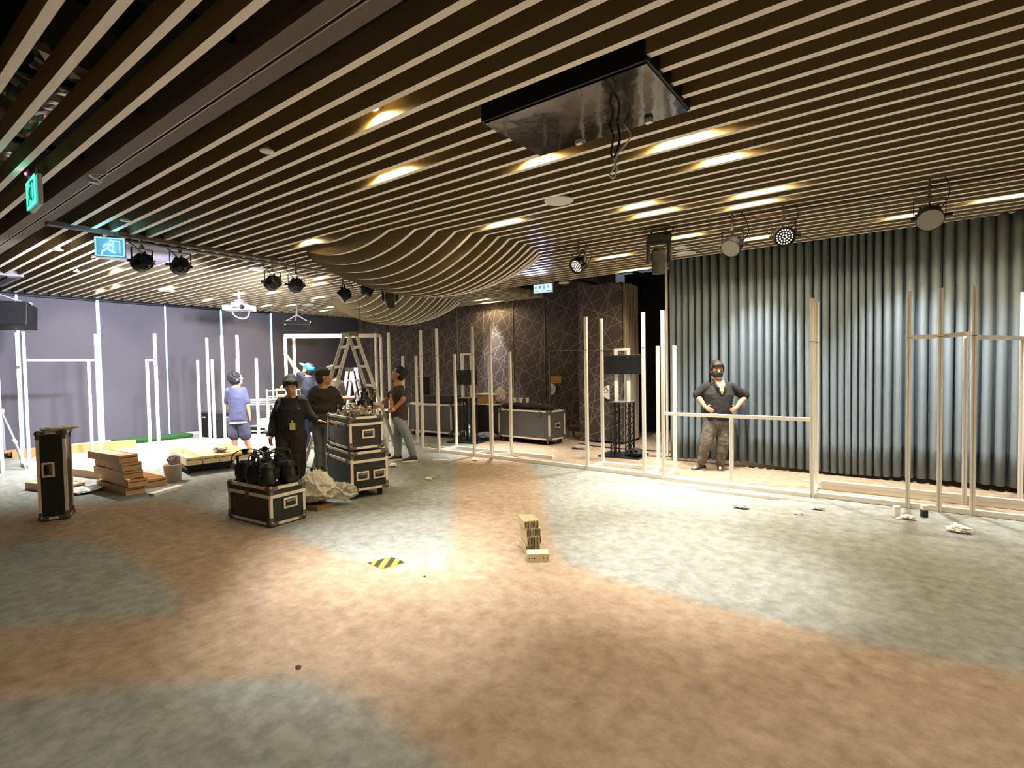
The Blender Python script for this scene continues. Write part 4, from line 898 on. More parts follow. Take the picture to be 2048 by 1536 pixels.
for i in range(5):
    o = MB(); p = Vector((-.28+.13*(i % 3)+.065*(i//3), -.2, .225+.12*(i//3)))
    o.lathe([(.02, -.2), (.06, -.2), (.06, .2), (.02, .2), (.02, -.2)], 16, cap=False, T=Matrix.Rotation(PI/2, 4, 'X')); o = o.build('paper_roll', WHT); 
    o.location = Vector((-13.1, 7.55, 0))+Matrix.Rotation(R(36), 3, 'Z') @ p; o.rotation_euler[2] = R(36)
    tag(o, 'white roll lying on the base of the cage trolley', 'roll', 'white rolls in the cage trolley')
o = MB().box((.16, -.12, .29), (.28, .3, .27), bev=.02); o = o.build('tool_box', mat('dark box with white face', 'c8c5c2', .5)); o.location = (-13.1, 7.55, 0); o.rotation_euler[2] = R(36); tag(o, 'white faced box beside the rolls in the cage trolley', 'box')
o = wire('hose', [(-12.7, 7.25, 1.25), (-12.62, 7.3, 1.3), (-12.55, 7.35, 1.2), (-12.58, 7.34, .85), (-12.6, 7.34, .6)], .045, mat('salmon strap', 'd98a76', .7)); tag(o, 'salmon pink strap hanging off the cage trolley', 'strap')
# tripod at left edge
t = thing('light_tripod', 'thin grey folding tripod stand at the left picture edge', 'tripod', (-13.0, 2.12, 0), 0)
for a, f in ((0, 1), (2.1, 1), (4.2, 1)):
    c, s = math.cos(a+.4), math.sin(a+.4); lg = MB().tube([(0, 0, 1.0), (.28*c, .28*s, .5), (.5*c, .5*s, .01)], [.016, .015, .012], 8).build('leg', mat('pale bracket', 'b5b6bc'), t)
    MB().ell((.28*c, .28*s, .5), (.032, .032, .03), 8, 6).build('joint', WHT, lg)
MB().cyl((0, 0, .35), (0, 0, 1.06), .016, n=8).build('centre_post', mat('pale bracket', 'b5b6bc'), t); MB().ell((0, 0, 1.06), (.03, .03, .04), 8, 6).build('head', WHT, t)
frame('bright post cut by the left picture edge beside the tripod', (-12.62, 2.02), [(0, 0, 0, 2.2), (-.16, -.05, 0, 2.2)], [bb((0, 0), (-.16, -.05))])

# ------------------------------------------------------------------ FLOOR ITEMS
# metal plates
def plate(label, c, rz, grp):
    o = MB().box((-.002, 0, .036), (.0035, .22, .072)); o.box((.001, 0, .070), (.0085, .22, .004)); o.box((.001, 0, .002), (.0085, .22, .004)); o = o.build('metal_channel', CHN); o.location = c; o.rotation_euler[2] = rz; return tag(o, label, 'metal channel', grp)
CHN = mat('brushed channel metal', 'd9cca8', .4, .2)
first = None; rows = ['bottom', 'second', 'third', 'top']
for j in range(4):
    for i in range(10):
        lb = 'thin metal channel on edge in the %s row of the stack' % rows[j]; d = Vector((math.cos(R(51)), math.sin(R(51)), 0)); c = Vector((-2.80+(.0, .01, .005, -.01)[j], 3.91+(.0, .012, .008, .0)[j], .074*j))+d*.0145*i
        if first is None: first = plate(lb, c, R(51), ''); o = first
        else: o = first.copy(); COL.objects.link(o)
        o.location = c; o['label'] = lb; o['group'] = rows[j]+' row of metal channels'
t = thing('metal_bracket', 'single open metal bracket box in front of the channel stack', 'bracket', (-2.55, 3.78, 0), R(37))
b = MB(); b.box((0, -.06, .035), (.19, .006, .07)); b.box((-.092, 0, .035), (.006, .12, .07)); b.box((.092, 0, .035), (.006, .12, .07)); b.box((0, 0, .068), (.17, .11, .006)); b.build('shell', CHN, t)
b = MB()
for x in (-.075, -.05, -.03, .05, .08): b.cyl((x, -.064, .035), (x, -.062, .035), .006, n=8)
b.build('screw_hole', BLKM, t)
# hazard plate
t = thing('floor_hatch', 'yellow and black striped floor plate on the carpet', 'floor plate', (-3.60, 2.975, .0), R(36))
YEL = mat('hazard yellow', 'f0d83c', .5); q = .118
b = MB(); sh = [(-.165, 0), (-.02, -.125), (.02, -.125), (.165, 0), (.02, .125), (-.02, .125)]
def clip(poly, x0, x1):
    def half(p, s, x):
        o = []
        for i in range(len(p)):
            a, c = p[i-1], p[i]; ia = s*(a[0]-x) >= 0; ic = s*(c[0]-x) >= 0
            if ia != ic: f = (x-a[0])/(c[0]-a[0]); o.append((x, a[1]+f*(c[1]-a[1])))
            if ic: o.append(c)
        return o
    return half(half(poly, 1, x0), -1, x1)
b.prism(sh, 0, .006); b.build('plate', YEL, t); b = MB()
for x in (-.155, -.068, .032, .128):
    p = clip(sh, x-.026, x+.026)
    if len(p) > 2: b.prism([(u+v*.02, v) for u, v in p], .006, .0072)
b.build('black_stripe', mat('hazard black', '2b2415', .6), t)
# power strip, lamps etc. on the right
t = thing('adapter_block', 'upright white block on carpet by the right frame', 'block', (-.02, 6.98, 0), R(30)); MB().box((0, 0, .06), (.06, .05, .12), bev=.006).build('body', WHT, t); MB().box((-.02, -.08, .008), (.09, .03, .016), R(30)).build('plug', WHT, t)
t = thing('adapter_block', 'white block on a black base by the right frame', 'block', (.22, 7.13, 0), R(34)); MB().box((0, 0, .04), (.055, .05, .08), bev=.006).build('base', BLK, t); MB().box((0, 0, .105), (.06, .055, .05), bev=.006).build('cap', WHT, t)
for i, (x, y, s, lb) in enumerate([(-1.48, 6.45, .08, 'white crumpled wrapper below the long loose bar'), (-.9, 6.52, .045, 'small clear wrapper left of the two white blocks, nearer'), (-.74, 6.85, .06, 'bent white wrapper under the tall pair of posts'), (.08, 6.93, .06, 'flat clear wrapper between the two white blocks'), (.48, 6.68, .09, 'clear crumpled wrapper at the far right carpet'), (.46, 6.98, .025, 'tiny clear scrap above the far right wrapper'),
        (-7.05, 6.02, .08, 'clear wrapper on carpet by the ladder man shoes'), (-5.75, 5.6, .05, 'small pale scrap on carpet right of the stacked cases'), (-6.2, 7.2, .05, 'clear scrap at the foot of the middle frame'), (-3.1, 2.95, .012, 'tiny brown crumb right of the striped plate'), (-2.75, 1.62, .02, 'tiny dark scrap on the near carpet')]):
    crumple('wrapper', lb, 'wrapper', (x, y, 0), (s*.85, s*.5, s*.3), (mat('brown crumb', '5b4632', .8) if i > 8 else mat('white wrapper film', 'f2ede0', .4)), 60+i, 'scraps on the carpet', 1, 3, 1.3)
# bag of wrapping beside the foreground case
def bag():
    t = thing('plastic_bag', 'translucent plastic bag of wrappings between the two case stacks', 'bag', (-5.84, 3.74, .05), R(20)); bm = bmesh.new(); bmesh.ops.create_uvsphere(bm, u_segments=48, v_segments=30, radius=1); q = random.Random(4)
    bm.free(); me = None
    o = crumple('bag_film', '', '', (0, 0, 0), (.24, .20, .12), mat('milky bag film', 'ece4d2', .3, trans=.45, alpha=.72), 77, flat=1, sub=5, rug=.5); o.parent = t
    for v in o.data.vertices:
        h = max(0, v.co.z-.15); v.co.x += .15*h; v.co.z += h*1.1*math.exp(-((v.co.x/.16)**2))
    o = crumple('bag_contents', '', '', (0, 0, 0), (.16, .13, .08), mat('cream packing', 'e3d3b0', .8), 71, flat=1); o.parent = t; o.location = (0, 0, .01)
    o = crumple('bag_flap', '', '', (0, 0, 0), (.17, .10, .10), mat('milky bag film', 'ece4d2'), 79, flat=1, sub=4, rug=.7); o.parent = t; o.location = (.27, .16, .0)
bag()
o = MB().box((0, 0, .025), (.42, .26, .05)).build('plywood_scrap', mat('plywood scrap', '7d5f3d', .6)); o.location = (-5.83, 3.70, 0); o.rotation_euler[2] = R(10); tag(o, 'brown plywood scrap under the plastic bag', 'board')
# ------------------------------------------------------------------ PEOPLE
J_mask=dict(head=(0.083,-0,1.58),neck=(0.094,0.02,1.413),shl=(-0.097,0.02,1.353),shr=(0.315,0.02,1.346),ell=(-0.204,0.1,1.2),elr=(0.564,0.1,1.163),wrl=(-0.129,-0.02,1.023),wrr=(0.353,-0.02,0.991),hal=(-0.104,-0.1,0.958),har=(0.185,-0.12,0.939),pel=(0.075,0,0.828),hil=(-0.004,0,0.781),hir=(0.17,0,0.778),knl=(-0.108,-0.04,0.439),knr=(0.149,-0.05,0.42),anl=(-0.167,0.02,0.071),anr=(0.127,0,0.046),tol=(-0.346,-0.06,0.022),tor=(0.04,-0.22,0.031))
J_shorts=dict(head=(-0.117,-0.02,1.546),neck=(-0.143,-0,1.396),shl=(-0.305,0,1.338),shr=(0.016,0,1.343),ell=(-0.38,0.1,1.061),elr=(0.066,0.02,1.048),wrl=(-0.37,0.22,0.847),wrr=(0.089,0.04,0.824),hal=(-0.363,0.28,0.779),har=(0.105,0.06,0.71),pel=(-0.135,0,0.761),hil=(-0.217,0,0.722),hir=(-0.046,-0,0.719),knl=(-0.208,-0,0.399),knr=(0.023,0,0.384),anl=(-0.2,0,0.064),anr=(0.122,0,0.038),tol=(-0.061,0.06,0.001),tor=(0.309,0.05,0.001))
J_front=dict(head=(0.065,-0.06,1.484),neck=(0.041,0.02,1.335),shl=(-0.114,-0,1.268),shr=(0.195,-0,1.305),ell=(-0.212,0.03,1.022),elr=(0.252,0.05,1.075),wrl=(-0.224,-0.06,0.795),wrr=(0.343,0.1,0.984),hal=(-0.256,-0.1,0.613),har=(0.434,0.14,0.957),pel=(0.02,0,0.839),hil=(-0.073,-0,0.798),hir=(0.116,0,0.795),knl=(-0.064,-0.03,0.437),knr=(0.124,-0.03,0.434),anl=(-0.089,0,0.072),anr=(0.1,0,0.069),tol=(-0.051,-0.2,0.042),tor=(0.209,-0.2,0.037))
J_cap=dict(head=(-0.089,-0,1.702),neck=(-0.09,0.02,1.572),shl=(-0.161,-0.05,1.521),shr=(0.004,0.08,1.493),ell=(-0.306,-0.1,1.717),elr=(0.082,0.05,1.178),wrl=(-0.431,-0.14,1.953),wrr=(-0.016,-0.05,0.991),hal=(-0.488,-0.15,2.039),har=(-0.098,-0.12,0.933),pel=(-0.075,0,0.729),hil=(-0.137,-0.04,0.691),hir=(-0.024,0.06,0.679),knl=(-0.146,-0.04,0.366),knr=(0.01,0.06,0.351),anl=(-0.098,-0.05,0.064),anr=(0.059,0.08,0.074),tol=(-0.193,-0.06,0.013),tor=(-0.022,0.06,0.024))
J_tee=dict(head=(0.071,0,1.573),neck=(0.059,0,1.425),shl=(-0.084,-0.02,1.363),shr=(0.198,0.02,1.364),ell=(-0.165,0.02,1.106),elr=(0.273,0.12,1.099),wrl=(-0.145,0.15,0.91),wrr=(0.173,0.2,0.866),hal=(-0.099,0.2,0.837),har=(0.172,0.1,0.817),pel=(0.034,0,0.855),hil=(-0.05,0,0.824),hir=(0.123,0,0.821),knl=(-0.036,0,0.458),knr=(0.113,0,0.456),anl=(-0.039,-0,0.076),anr=(0.076,-0,0.057),tol=(-0.072,0.15,-0.029),tor=(0.069,0.13,-0.036))
J_grey=dict(head=(-0.045,0,1.642),neck=(-0.008,0.03,1.508),shl=(-0.054,-0.08,1.44),shr=(0.117,0.08,1.432),ell=(0.153,-0.12,1.114),elr=(0.164,0.1,1.121),wrl=(0.396,-0.25,1.128),wrr=(0.345,-0.02,1.105),hal=(0.512,-0.27,1.157),har=(0.456,-0.05,1.125),pel=(0.042,0,0.75),hil=(-0,-0.06,0.716),hir=(0.093,0.06,0.702),knl=(-0.01,-0.06,0.389),knr=(0.083,0.06,0.372),anl=(-0.019,-0.06,0.072),anr=(0.075,0.06,0.061),tol=(-0.108,-0.1,0.018),tor=(-0.02,0.06,0.011))
J_lad=dict(head=(-0.044,0,1.59),neck=(-0.047,0,1.443),shl=(-0.035,-0.15,1.356),shr=(-0.084,0.16,1.345),ell=(0.082,-0.22,1.141),elr=(-0.319,0.22,1.12),wrl=(-0.097,-0.2,0.962),wrr=(-0.464,0.15,1.015),hal=(-0.211,-0.18,0.927),har=(-0.561,0.12,0.954),pel=(-0.045,0,0.788),hil=(-0.036,-0.09,0.76),hir=(-0.056,0.09,0.742),knl=(0.114,-0.1,0.457),knr=(-0.099,0.08,0.427),anl=(0.199,-0.06,0.118),anr=(-0.112,0.1,0.078),tol=(0.085,-0.1,0.012),tor=(-0.263,0.06,0.008))
def V3(p): return Vector(p)
def loft(mb, rings, n=22):
    V = []
    for c, u, v in rings: V += [c+u*math.cos(2*PI*j/n)+v*math.sin(2*PI*j/n) for j in range(n)]
    k = len(rings)
    F = [(i*n+j, i*n+(j+1) % n, (i+1)*n+(j+1) % n, (i+1)*n+j) for i in range(k-1) for j in range(n)]+[tuple(range(n))[::-1], tuple((k-1)*n+j for j in range(n))]
    mb.add(V, F)
def fuse(mb, name, m, parent, vox, it=4, disp=0., ds=.08):
    o = mb.build(name, m, parent)
    r = o.modifiers.new('remesh', 'REMESH'); r.mode = 'VOXEL'; r.voxel_size = vox; r.use_smooth_shade = True
    s = o.modifiers.new('smooth', 'SMOOTH'); s.factor = .5; s.iterations = it
    if disp:
        tx = bpy.data.textures.new(name+'_fold', 'CLOUDS'); tx.noise_scale = ds; d = o.modifiers.new('fold', 'DISPLACE'); d.texture = tx; d.strength = disp; d.mid_level = .5; d.texture_coords = 'LOCAL'
    return o
def hand(mb, w, h, inward, side, curl=.5, r=.0085):
    """palm and five fingers; inward = palm normal; side = direction of the thumb"""
    d = (h-w).normalized(); n = (V3(inward)-d*d.dot(V3(inward))).normalized(); s = d.cross(n).normalized()
    if s.dot(V3(side)) < 0: s = -s
    mb.cap(w-d*.01, w+d*.02, .026, .026); rot = Matrix((d, s, n)).transposed()
    mb.ell(w+d*.052, (.046, .040, .016), 14, 10, rot=rot)
    for i, (o, L) in enumerate(((.030, .066), (.010, .075), (-.010, .070), (-.029, .055))):
        p = w+d*.088+s*o; a = curl*.5; q = p+(d*math.cos(a)+n*math.sin(a))*L*.45; a = curl*1.2; e = q+(d*math.cos(a)+n*math.sin(a))*L*.35; a = curl*1.8; t = e+(d*math.cos(a)+n*math.sin(a))*L*.25
        mb.tube([p-d*.02, p, q, e, t], [r*1.05, r*1.05, r, r*.92, r*.7], 8)
    p = w+d*.025+s*.028; q = p+(s*.75+d*.65).normalized()*.04; t = q+(d*.9+n*.35+s*.1).normalized()*.032
    mb.tube([p-s*.01, p, q, t], [.012, .0115, .0098, .0075], 8)
def person(label, base, J, face, look, tilt, skin, top, bottom, shoes, hairm, opt):
    t = thing('person', label, 'person', (*base, 0), YAW); P = {k: V3(v) for k, v in J.items()}
    g = opt.get; k = g('build', 1.0); lo = g('loose', .018)
    for a, sl in (('l', 'tol'), ('r', 'tor')): P[sl].z = .03
    fb = Vector((math.cos(face), math.sin(face), 0)); sh = (P['shr']-P['shl']); sh.normalize()
    acr = Vector((fb.y, -fb.x, 0)); acr = acr if acr.dot(sh) > 0 else -acr
    sm = (P['shl']+P['shr'])/2
    for a in ('shl', 'shr'): P[a] = P[a].lerp(sm, .10)-Vector((0, 0, .022))
    pel = (P['hil']+P['hir'])/2; sw = max((P['shr']-P['shl']).length/2, .15)
    def torso(mb, inf, z0=0., fat=1., toprow=True):
        up_ = (sm-pel); Ls = up_.length; ud = up_.normalized()
        f = (fb-ud*fb.dot(ud)).normalized(); a = (acr-ud*acr.dot(ud)).normalized()
        rows = [(-.10, .10, .085), (0, .165*k, .11*k), (.22, .16*k, .115*k*fat), (.48, .158*k, .115*k*fat), (.74, .178*k, .122*k), (.92, min(sw, .2)+.0, .10*k), (1.06, .12, .075), (1.16, .062, .06)]
        rr = [(pel+ud*Ls*q + f*(.012 if .2 < q < .8 else 0)*k, a*(x+inf), f*(y+inf)) for q, x, y in rows if q >= z0 and (toprow or q < 1.1)]
        loft(mb, rr)
    hf = Vector((math.cos(look)*math.cos(tilt), math.sin(look)*math.cos(tilt), math.sin(tilt))); hs = Vector((math.sin(look), -math.cos(look), 0)); hu = hs.cross(hf).normalized()
    HR = Matrix((hf, hs, hu)).transposed(); hc = P['head']
    def hp(x, y, z): return hc+hf*x+hs*y+hu*z
    HS = g('head_size', 1.16)
    def SC_(m):
        m.v = [tuple(hc+(Vector(v)-hc)*HS) for v in m.v]; return m
    b0 = MB(); torso(b0, -.008)
    b0.cap(P['neck']-Vector((0, 0, .03)), hc-hu*.045-hf*.012, .062, .058)
    b = MB()
    b.ell(hp(-.008, 0, .025), (.096, .077, .098), 20, 14, rot=HR); b.ell(hp(.022, 0, -.035), (.066, .060, .080), 18, 12, rot=HR); b.ell(hp(.055, 0, -.088), (.026, .030, .022), 12, 8, rot=HR)
    b.tube([hp(.078, 0, .025), hp(.098, 0, -.012), hp(.092, 0, -.022)], [.009, .014, .012], 8); b.ell(hp(.082, 0, .04), (.012, .055, .012), 12, 8, rot=HR)
    b.ell(hp(.078, 0, -.055), (.012, .024, .009), 10, 6, rot=HR)
    for s in (-1, 1): b.ell(hp(-.005, s*.079, -.005), (.022, .010, .032), 10, 8, rot=HR)
    SC_(b); b0.add(b.v, b.f); b = b0
    for a, pk in (('l', 'shl'), ('r', 'shr')):
        e, w = P['el'+a], P['wr'+a]
        b.cap(P[pk], e, .052*k, .042*k); b.cap(e, w, .043*k, .029)
        inw = g('palm'+a, None); inw = V3(inw) if inw else ((pel-w) if abs((pel-w).length) > .01 else fb)
        hand(b, w, P['ha'+a], inw, g('thumb'+a, (0, 0, 1)), g('curl'+a, .55))
    for a in 'lr':
        b.cap(P['hi'+a], P['kn'+a], .086*k, .060*k); b.cap(P['kn'+a], P['an'+a]+Vector((0, 0, .02)), .058*k, .040)
        mid = P['kn'+a].lerp(P['an'+a], .32); b.ell(mid, (.058*k, .058*k, .10), 12, 8)
        an = P['an'+a]; to = P['to'+a]; fd = Vector((to.x-an.x, to.y-an.y, 0)); fd = fd.normalized() if fd.length > .01 else fb
        b.tube([Vector((an.x, an.y, .05))-fd*.055, Vector((an.x, an.y, .045)), Vector((an.x, an.y, .035))+fd*.09, Vector((an.x, an.y, .03))+fd*.165], [.036, .042, .038, .024], 14)
    fuse(b, 'body', skin, t, .0085, 3)
    # hair
    hb = MB(); hst = g('hair', 'short')
    if hst != 'none':
        hb.ell(hp(-.020, 0, .048), (.098, .086, .092), 20, 14, rot=HR); hb.ell(hp(-.050, 0, -.005), (.066, .084, .085), 18, 12, rot=HR)
        if hst in ('bowl', 'fringe'):
            hb.ell(hp(.052, 0, .075), (.055, .074, .040), 16, 10, rot=HR)
            for s in (-1, 1): hb.ell(hp(.0, s*.072, .03), (.06, .018, .045), 12, 8, rot=HR)
        if hst == 'bowl': hb.ell(hp(-.012, 0, .055), (.106, .094, .050), 20, 12, rot=HR)
        if hst == 'tousled':
            q = random.Random(8)
            for _ in range(90):
                a, z = q.uniform(.9, 5.4), q.uniform(-.085, .13); f_ = math.sqrt(max(.05, 1-((z-.03)/.115)**2)); hb.ell(hp(-.02+.1*f_*math.cos(a), .092*f_*math.sin(a), z), (.02, .018, .024), 8, 6, rot=HR)
        if hst == 'quiff': hb.ell(hp(.02, 0, .11), (.075, .06, .035), 14, 8, rot=HR); hb.ell(hp(-.085, 0, .06), (.045, .06, .06), 14, 8, rot=HR)
        SC_(hb); fuse(hb, 'hair', hairm, t, .008, 2, .008, .02)
    # face
    if g('face', True):
        for s in (-1, 1):
            ew = MB().ell(hp(.0815, s*.031, .012), (.008, .014, .0075), 10, 8, rot=HR); SC_(ew); ew = ew.build('eye', mat('eye white', 'd8d0c8', .3), t, True)
            SC_(MB().ell(hp(.0875, s*.030, .012), (.004, .0065, .0065), 8, 6, rot=HR)).build('iris', HAIR, ew, True)
            SC_(MB().ell(hp(.090, s*.033, .034), (.006, .020, .005), 8, 6, rot=HR)).build('eyebrow', HAIR, t, True)
        if not g('mask'): SC_(MB().ell(hp(.089, 0, -.056), (.006, .022, .005), 10, 6, rot=HR)).build('lips', mat('lips', '9b5a4a', .5), t, True)
    if g('mask'):
        m = MB(); m.ell(hp(.030, 0, -.040), (.074, .071, .062), 20, 14, rot=HR); m.ell(hp(.075, 0, -.025), (.036, .032, .032), 14, 10, rot=HR); SC_(m); mk = fuse(m, 'face_mask', mat('dark navy mask', '22242b', .7), t, .007, 3)
        e = MB()
        for s in (-1, 1): e.tube([hp(.05, s*.068, -.01), hp(.0, s*.090, .0), hp(-.01, s*.088, -.02)], .003, 6)
        SC_(e).build('ear_loop', mat('dark navy mask', '22242b'), mk)
    if g('cap'):
        cm = g('cap'); m = MB(); m.ell(hp(-.012, 0, .055), (.108, .092, .080), 22, 14, rot=HR); SC_(m); o = fuse(m, 'cap', cm, t, .008, 3)
        if g('visor', True):
            v = MB(); v.ell(hp(.125, 0, .052), (.075, .072, .010), 20, 10, rot=HR); SC_(v); o2 = v.build('visor', g('visorm', cm), o, True)
    # clothing
    c = MB(); hem = g('hem', -.02); torso(c, lo, hem, g('fat', 1.), False)
    ls = g('sleeve', .6)
    for a, pk in (('l', 'shl'), ('r', 'shr')):
        e, w = P['el'+a], P['wr'+a]; rs = .056*k+lo*.5+g('sleeve_w', 0.)
        if ls <= 1: c.cap(P[pk], P[pk].lerp(e, ls), rs, rs*.98+g('flare', 0.))
        else: c.cap(P[pk], e, rs, rs*.9); c.cap(e, e.lerp(w, ls-1), rs*.9, .045+lo*.4)
    if g('cape'):
        for f in (.25, .55, .85): c.ell(sm.lerp(pel, f)-fb*.03, (.20+.03*f, .14, .14), 18, 12, rot=Matrix((acr, fb, Vector((0, 0, 1)))).transposed())
    tp = fuse(c, 'shirt', top, t, .011, 4, g('folds', .012), .07)
    if g('trim_band'):
        zz = pel+Vector((0, 0, g('band_z', -.01))); q = MB(); q.tube([zz-Vector((0, 0, .012)), zz+Vector((0, 0, .012))], .19*k+lo, 24, ry=.72, ref=acr); q.build('hem_band', WHT, tp)
    if g('vneck'):
        f = Vector((fb.x, fb.y, 0)); n0 = P['neck']; q = MB()
        def at(x, z, off): return sm+acr*x+Vector((0, 0, z))+f*off
        d0 = .125*k+lo
        q.add([at(-.075, .07, .045), at(.075, .07, .045), at(-.055, .0, d0-.022), at(.055, .0, d0-.022), at(0, -.15, d0+.012), at(-.02, -.09, d0+.008), at(.02, -.09, d0+.008)], [(0, 2, 3, 1), (2, 5, 6, 3), (5, 4, 6)])
        o = q.build('open_neckline', skin, tp); m = o.modifiers.new('t', 'SOLIDIFY'); m.thickness = .03; m.offset = 0
        for s in (-1, 1): MB().tube([at(s*.09, .085, .0), at(s*.082, .055, .075), at(s*.05, -.03, d0+.004), at(s*.012, -.15, d0+.02)], [.020, .022, .022, .010], 8, ry=.5, ref=acr).build('collar', top, tp)
    c = MB()
    a_ = acr; up0 = Vector((0, 0, 1))
    loft(c, [(pel+up0*z, a_*(x*k+.008), fb*(y*k+.008)) for z, x, y in ((-.09, .13, .10), (-.03, .168, .118), (.04, .168, .115), (.11, .158, .110))])
    for a in 'lr':
        hi, kn, an = P['hi'+a], P['kn'+a], P['an'+a]; L = g('leg', 2.); w0 = g('leg_w', .012)
        if L <= 1: c.cap(hi, hi.lerp(kn, L), .098*k+w0, .088*k+w0*1.4)
        else: c.cap(hi, kn, .096*k+w0, .070*k+w0); c.cap(kn, kn.lerp(an+Vector((0, 0, .03)), L-1), .070*k+w0, .058+w0)
    fuse(c, 'trousers' if g('leg', 2.) > 1 else 'shorts', bottom, t, .011, 4, g('pfolds', .014), .09)
    for a in 'lr':
        an = P['an'+a]; to = P['to'+a]; fd = Vector((to.x-an.x, to.y-an.y, 0)); fd = fd.normalized() if fd.length > .01 else fb; sd = Vector((-fd.y, fd.x, 0)); x = Vector((an.x, an.y, 0))
        c = MB(); rings = []
        for q, w, h0, h1 in ((-.085, .030, .012, .06), (-.06, .042, .012, .10), (0, .046, .012, .105), (.06, .049, .012, .085), (.12, .050, .012, .062), (.175, .040, .012, .045), (.20, .02, .014, .032)):
            cc = x+fd*q+Vector((0, 0, (h0+h1)/2)); rings.append((cc, sd*w, Vector((0, 0, (h1-h0)/2))))
        if g('sandal'):
            c = MB()
            for q in (.05, .10): c.tube([x+fd*q+sd*(.052*math.cos(b))+Vector((0, 0, .018+.062*math.sin(b))) for b in np.linspace(0, PI, 9)], .011, 8)
            sh_ = c.build('shoe', shoes, t, True)
        else: loft(c, rings, 16); sh_ = c.build('shoe', shoes, t, True); m = sh_.modifiers.new('s', 'SUBSURF'); m.levels = m.render_levels = 1
        s_ = MB(); n = 18; s_.prism([tuple((x+fd*(.058+.146*math.cos(b))+sd*((.046+.008*math.cos(b))*math.sin(b)))[:2]) for b in np.linspace(0, 2*PI, n, False)], .0, .018); s_.build('sole', g('sole', WHT), sh_)
    return t, P, tp
def cloth(n, c, b=.25, s=45, v=.1): return mat(n, c, .85, 0, bump=b, bscale=s, var=v, vscale=14)
t, P, s = person('man in black v neck shirt and dark mask, hands on hips before the curtain', (-2.39, 8.54), dict(J_mask, wrl=(-.14, -.09, 1.015), hal=(-.07, -.20, .955), wrr=(.345, -.09, .99), har=(.20, -.215, .945), ell=(-.215, .06, 1.19), elr=(.555, .06, 1.165)), R(-95), R(-97), R(-4), SKIN, cloth('black jersey', '201f1f'), cloth('grey brown cargo cloth', '5d564b', .4, 25, .2), mat('black shoe', '161515', .6), mat('dark brown hair', '241a14', .5, bump=.5, bscale=90),
    dict(build=1.27, mask=True, hair='fringe', sleeve=.95, vneck=True, leg=1.93, leg_w=.006, hem=-.02, loose=.016, fat=1.12, pfolds=.03, head_size=1.2, palml=(.6, .3, -.2), palmr=(-.7, .3, -.2), thumbl=(0, .6, .7), thumbr=(0, .6, .7), curll=.5, curlr=.4))
t, P, s = person('man in blue tee and grey shorts seen from behind, looking up', (-10.61, 5.25), J_shorts, R(62), R(40), R(12), SKIN, cloth('periwinkle tee', '4b4d68'), cloth('slate grey shorts', '444456'), mat('dark red sandal', '4b2028', .5), HAIR,
    dict(hair='tousled', sleeve=.85, leg=.92, leg_w=.02, loose=.03, hem=-.02, trim_band=True, band_z=-.045, sandal=True, sole=mat('dark red sandal', '4b2028'), face=False))
t, P, s = person('young man in black sweater looking down, resting one hand on the upper case', (-6.93, 4.06), J_front, R(-85), R(-72), R(-20), SKIN, cloth('black sweater', '1e1e1f'), cloth('brown black wide trousers', '2b231d'), mat('black shoe', '161515'), HAIR,
    dict(hair='bowl', sleeve=1.88, loose=.028, hem=-.12, leg=2., leg_w=.034, sleeve_w=.012, folds=.02, palmr=(0, 0, -1), thumbr=(.3, -.8, 0), curlr=.15, curll=.7))
b = MB(); f = Vector((math.cos(R(-85)), math.sin(R(-85)), 0)); c = (P['hil']+P['hir'])/2
b.box(tuple(c+f*.185+Vector((.085, 0, .13))), (.075, .006, .095)); o = b.build('name_badge', mat('cream badge', 'e0cf8e', .5), s); MB().box(tuple(c+f*.185+Vector((.085, 0, .195))), (.02, .006, .04)).build('badge_clip', WHT, o)
b = MB(); hand(b, P['wrl']-Vector((0, 0, .0)), P['hal'], (1, 0, 0), (0, -1, 0), .7, .0105); b.cap(P['wrl']+Vector((0, 0, .03)), P['wrl'], .036, .034); fuse(b, 'glove', mat('black glove', '211f1e', .7), t, .007, 2)
t, P, s = person('man in bright blue cap raising an arm to the gate frame', (-10.19, 6.53), J_cap, R(175), R(165), R(25), SKIN, cloth('navy polo', '20222f'), cloth('navy jeans', '232940'), mat('grey shoe', '8f8f94', .6), HAIR,
    dict(hair='short', sleeve=.55, cap=mat('bright blue cap', '2b86e8', .6), visorm=mat('pale sky blue visor', 'a8dcff', .6), palml=(-.3, 0, .2), loose=.03, hem=-.05))
t, P, s = person('man in loose black tee and black cap seen from behind at the cases', (-7.75, 5.10), J_tee, R(75), R(25), R(5), SKIN2, cloth('black brown tee', '2a241e', .4, 18, .25), cloth('dark grey trousers', '4b4845'), mat('dark shoe', '262322', .6), HAIR,
    dict(hair='short', cap=mat('black cap', '17171b', .8), visor=False, sleeve=.95, flare=.02, sleeve_w=.02, loose=.045, hem=-.05, cape=True, folds=.035, leg_w=.014, face=True))
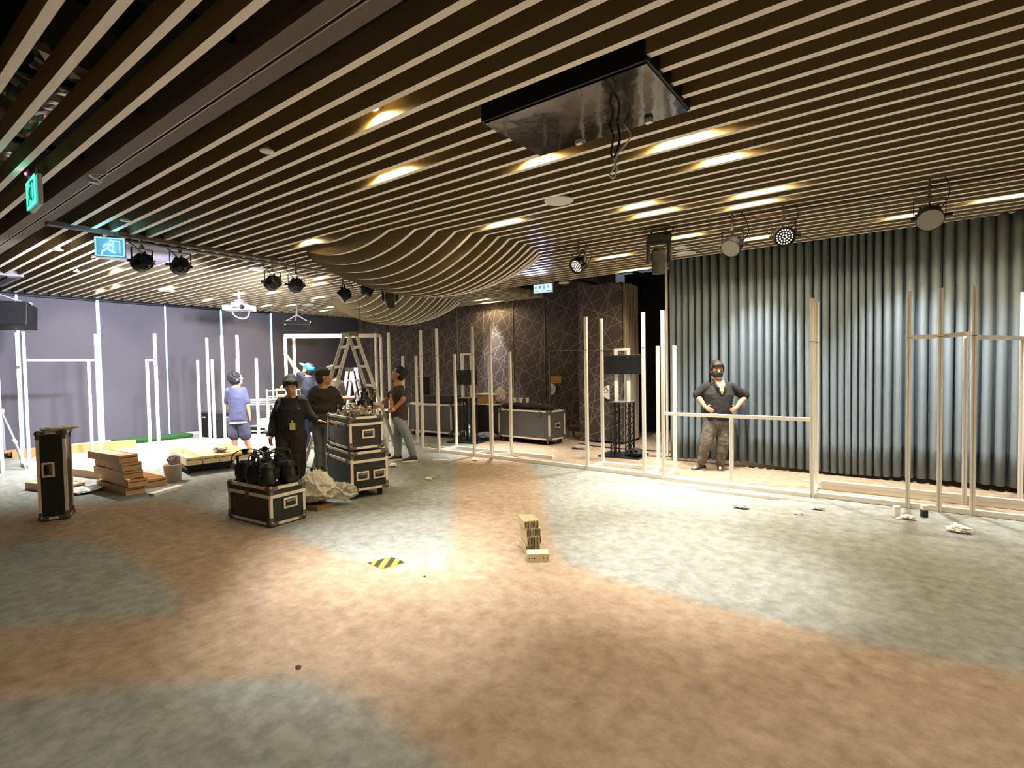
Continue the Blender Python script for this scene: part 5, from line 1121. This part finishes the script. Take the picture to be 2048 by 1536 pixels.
t, P, s = person('man in grey jacket reaching past the ladder, facing left', (-9.29, 6.45), J_grey, R(200), R(185), R(5), SKIN2, cloth('mid grey jacket', '6a6360'), cloth('dark trousers', '2c2a2c'), mat('dark shoe', '262322'), HAIR,
    dict(hair='fringe', sleeve=1.2, loose=.02, hem=-.05, curll=.9))
t, P, s = person('man in dark brown tee gripping the ladder and looking up', (-7.37, 6.53), dict(J_lad, shl=(.015, -.15, 1.356), shr=(-.13, .14, 1.345)), R(207), R(182), R(28), SKIN2, cloth('dark brown tee', '3a2a24'), cloth('grey green jeans', '7d858a', .3, 30, .15), mat('black sneaker', '1c1b1b', .5), HAIR,
    dict(hair='quiff', sleeve=.62, loose=.022, hem=-.08, leg_w=.01, curll=1.0, curlr=1.0, palml=(0, .6, 0), palmr=(0, -.6, 0), pfolds=.02))
c = (P['shl']+P['shr'])/2; pe = (P['hil']+P['hir'])/2
def wrap(ang, z, off=.006):
    return c.lerp(pe, .45)+Vector((math.cos(R(207)), math.sin(R(207)), 0))*(.128+.022+off)*math.cos(R(ang))+Vector((-math.sin(R(207)), math.cos(R(207)), 0))*(.178+.022+off)*math.sin(R(ang))+Vector((0, 0, z))
b = MB(); A = list(range(0, 66, 6)); Z = [.17, .10, .02, -.06, -.12, -.16]; W_ = [(0, 14), (-10, 26), (-20, 36), (-24, 40), (-22, 40), (-12, 30)]
V = [wrap(lo_+(hi_-lo_)*k/8, z) for z, (lo_, hi_) in zip(Z, W_) for k in range(9)]
b.add(V, [(i*9+k, i*9+k+1, (i+1)*9+k+1, (i+1)*9+k) for i in range(5) for k in range(8)]); o = b.build('orange_print', mat('orange print', 'd99a3c', .7), s); m = o.modifiers.new('t', 'SOLIDIFY'); m.thickness = .012
b = MB()
for z, a0, a1 in ((.06, -4, 18), (-.01, -12, 28), (-.09, -18, 34), (-.125, -12, 28)):
    b.tube([wrap(a0+(a1-a0)*k/6, z, .012) for k in range(7)], .007, 6)
b.build('print_lettering', mat('print black', '2a1a12', .7), o)
MB().tube([P['wrl']-Vector((.014, 0, 0)), P['wrl']+Vector((.02, 0, .004))], .036, 14, ref=(0, 0, 1)).build('wrist_band', mat('pale watch', 'd8c9a8', .4), t)
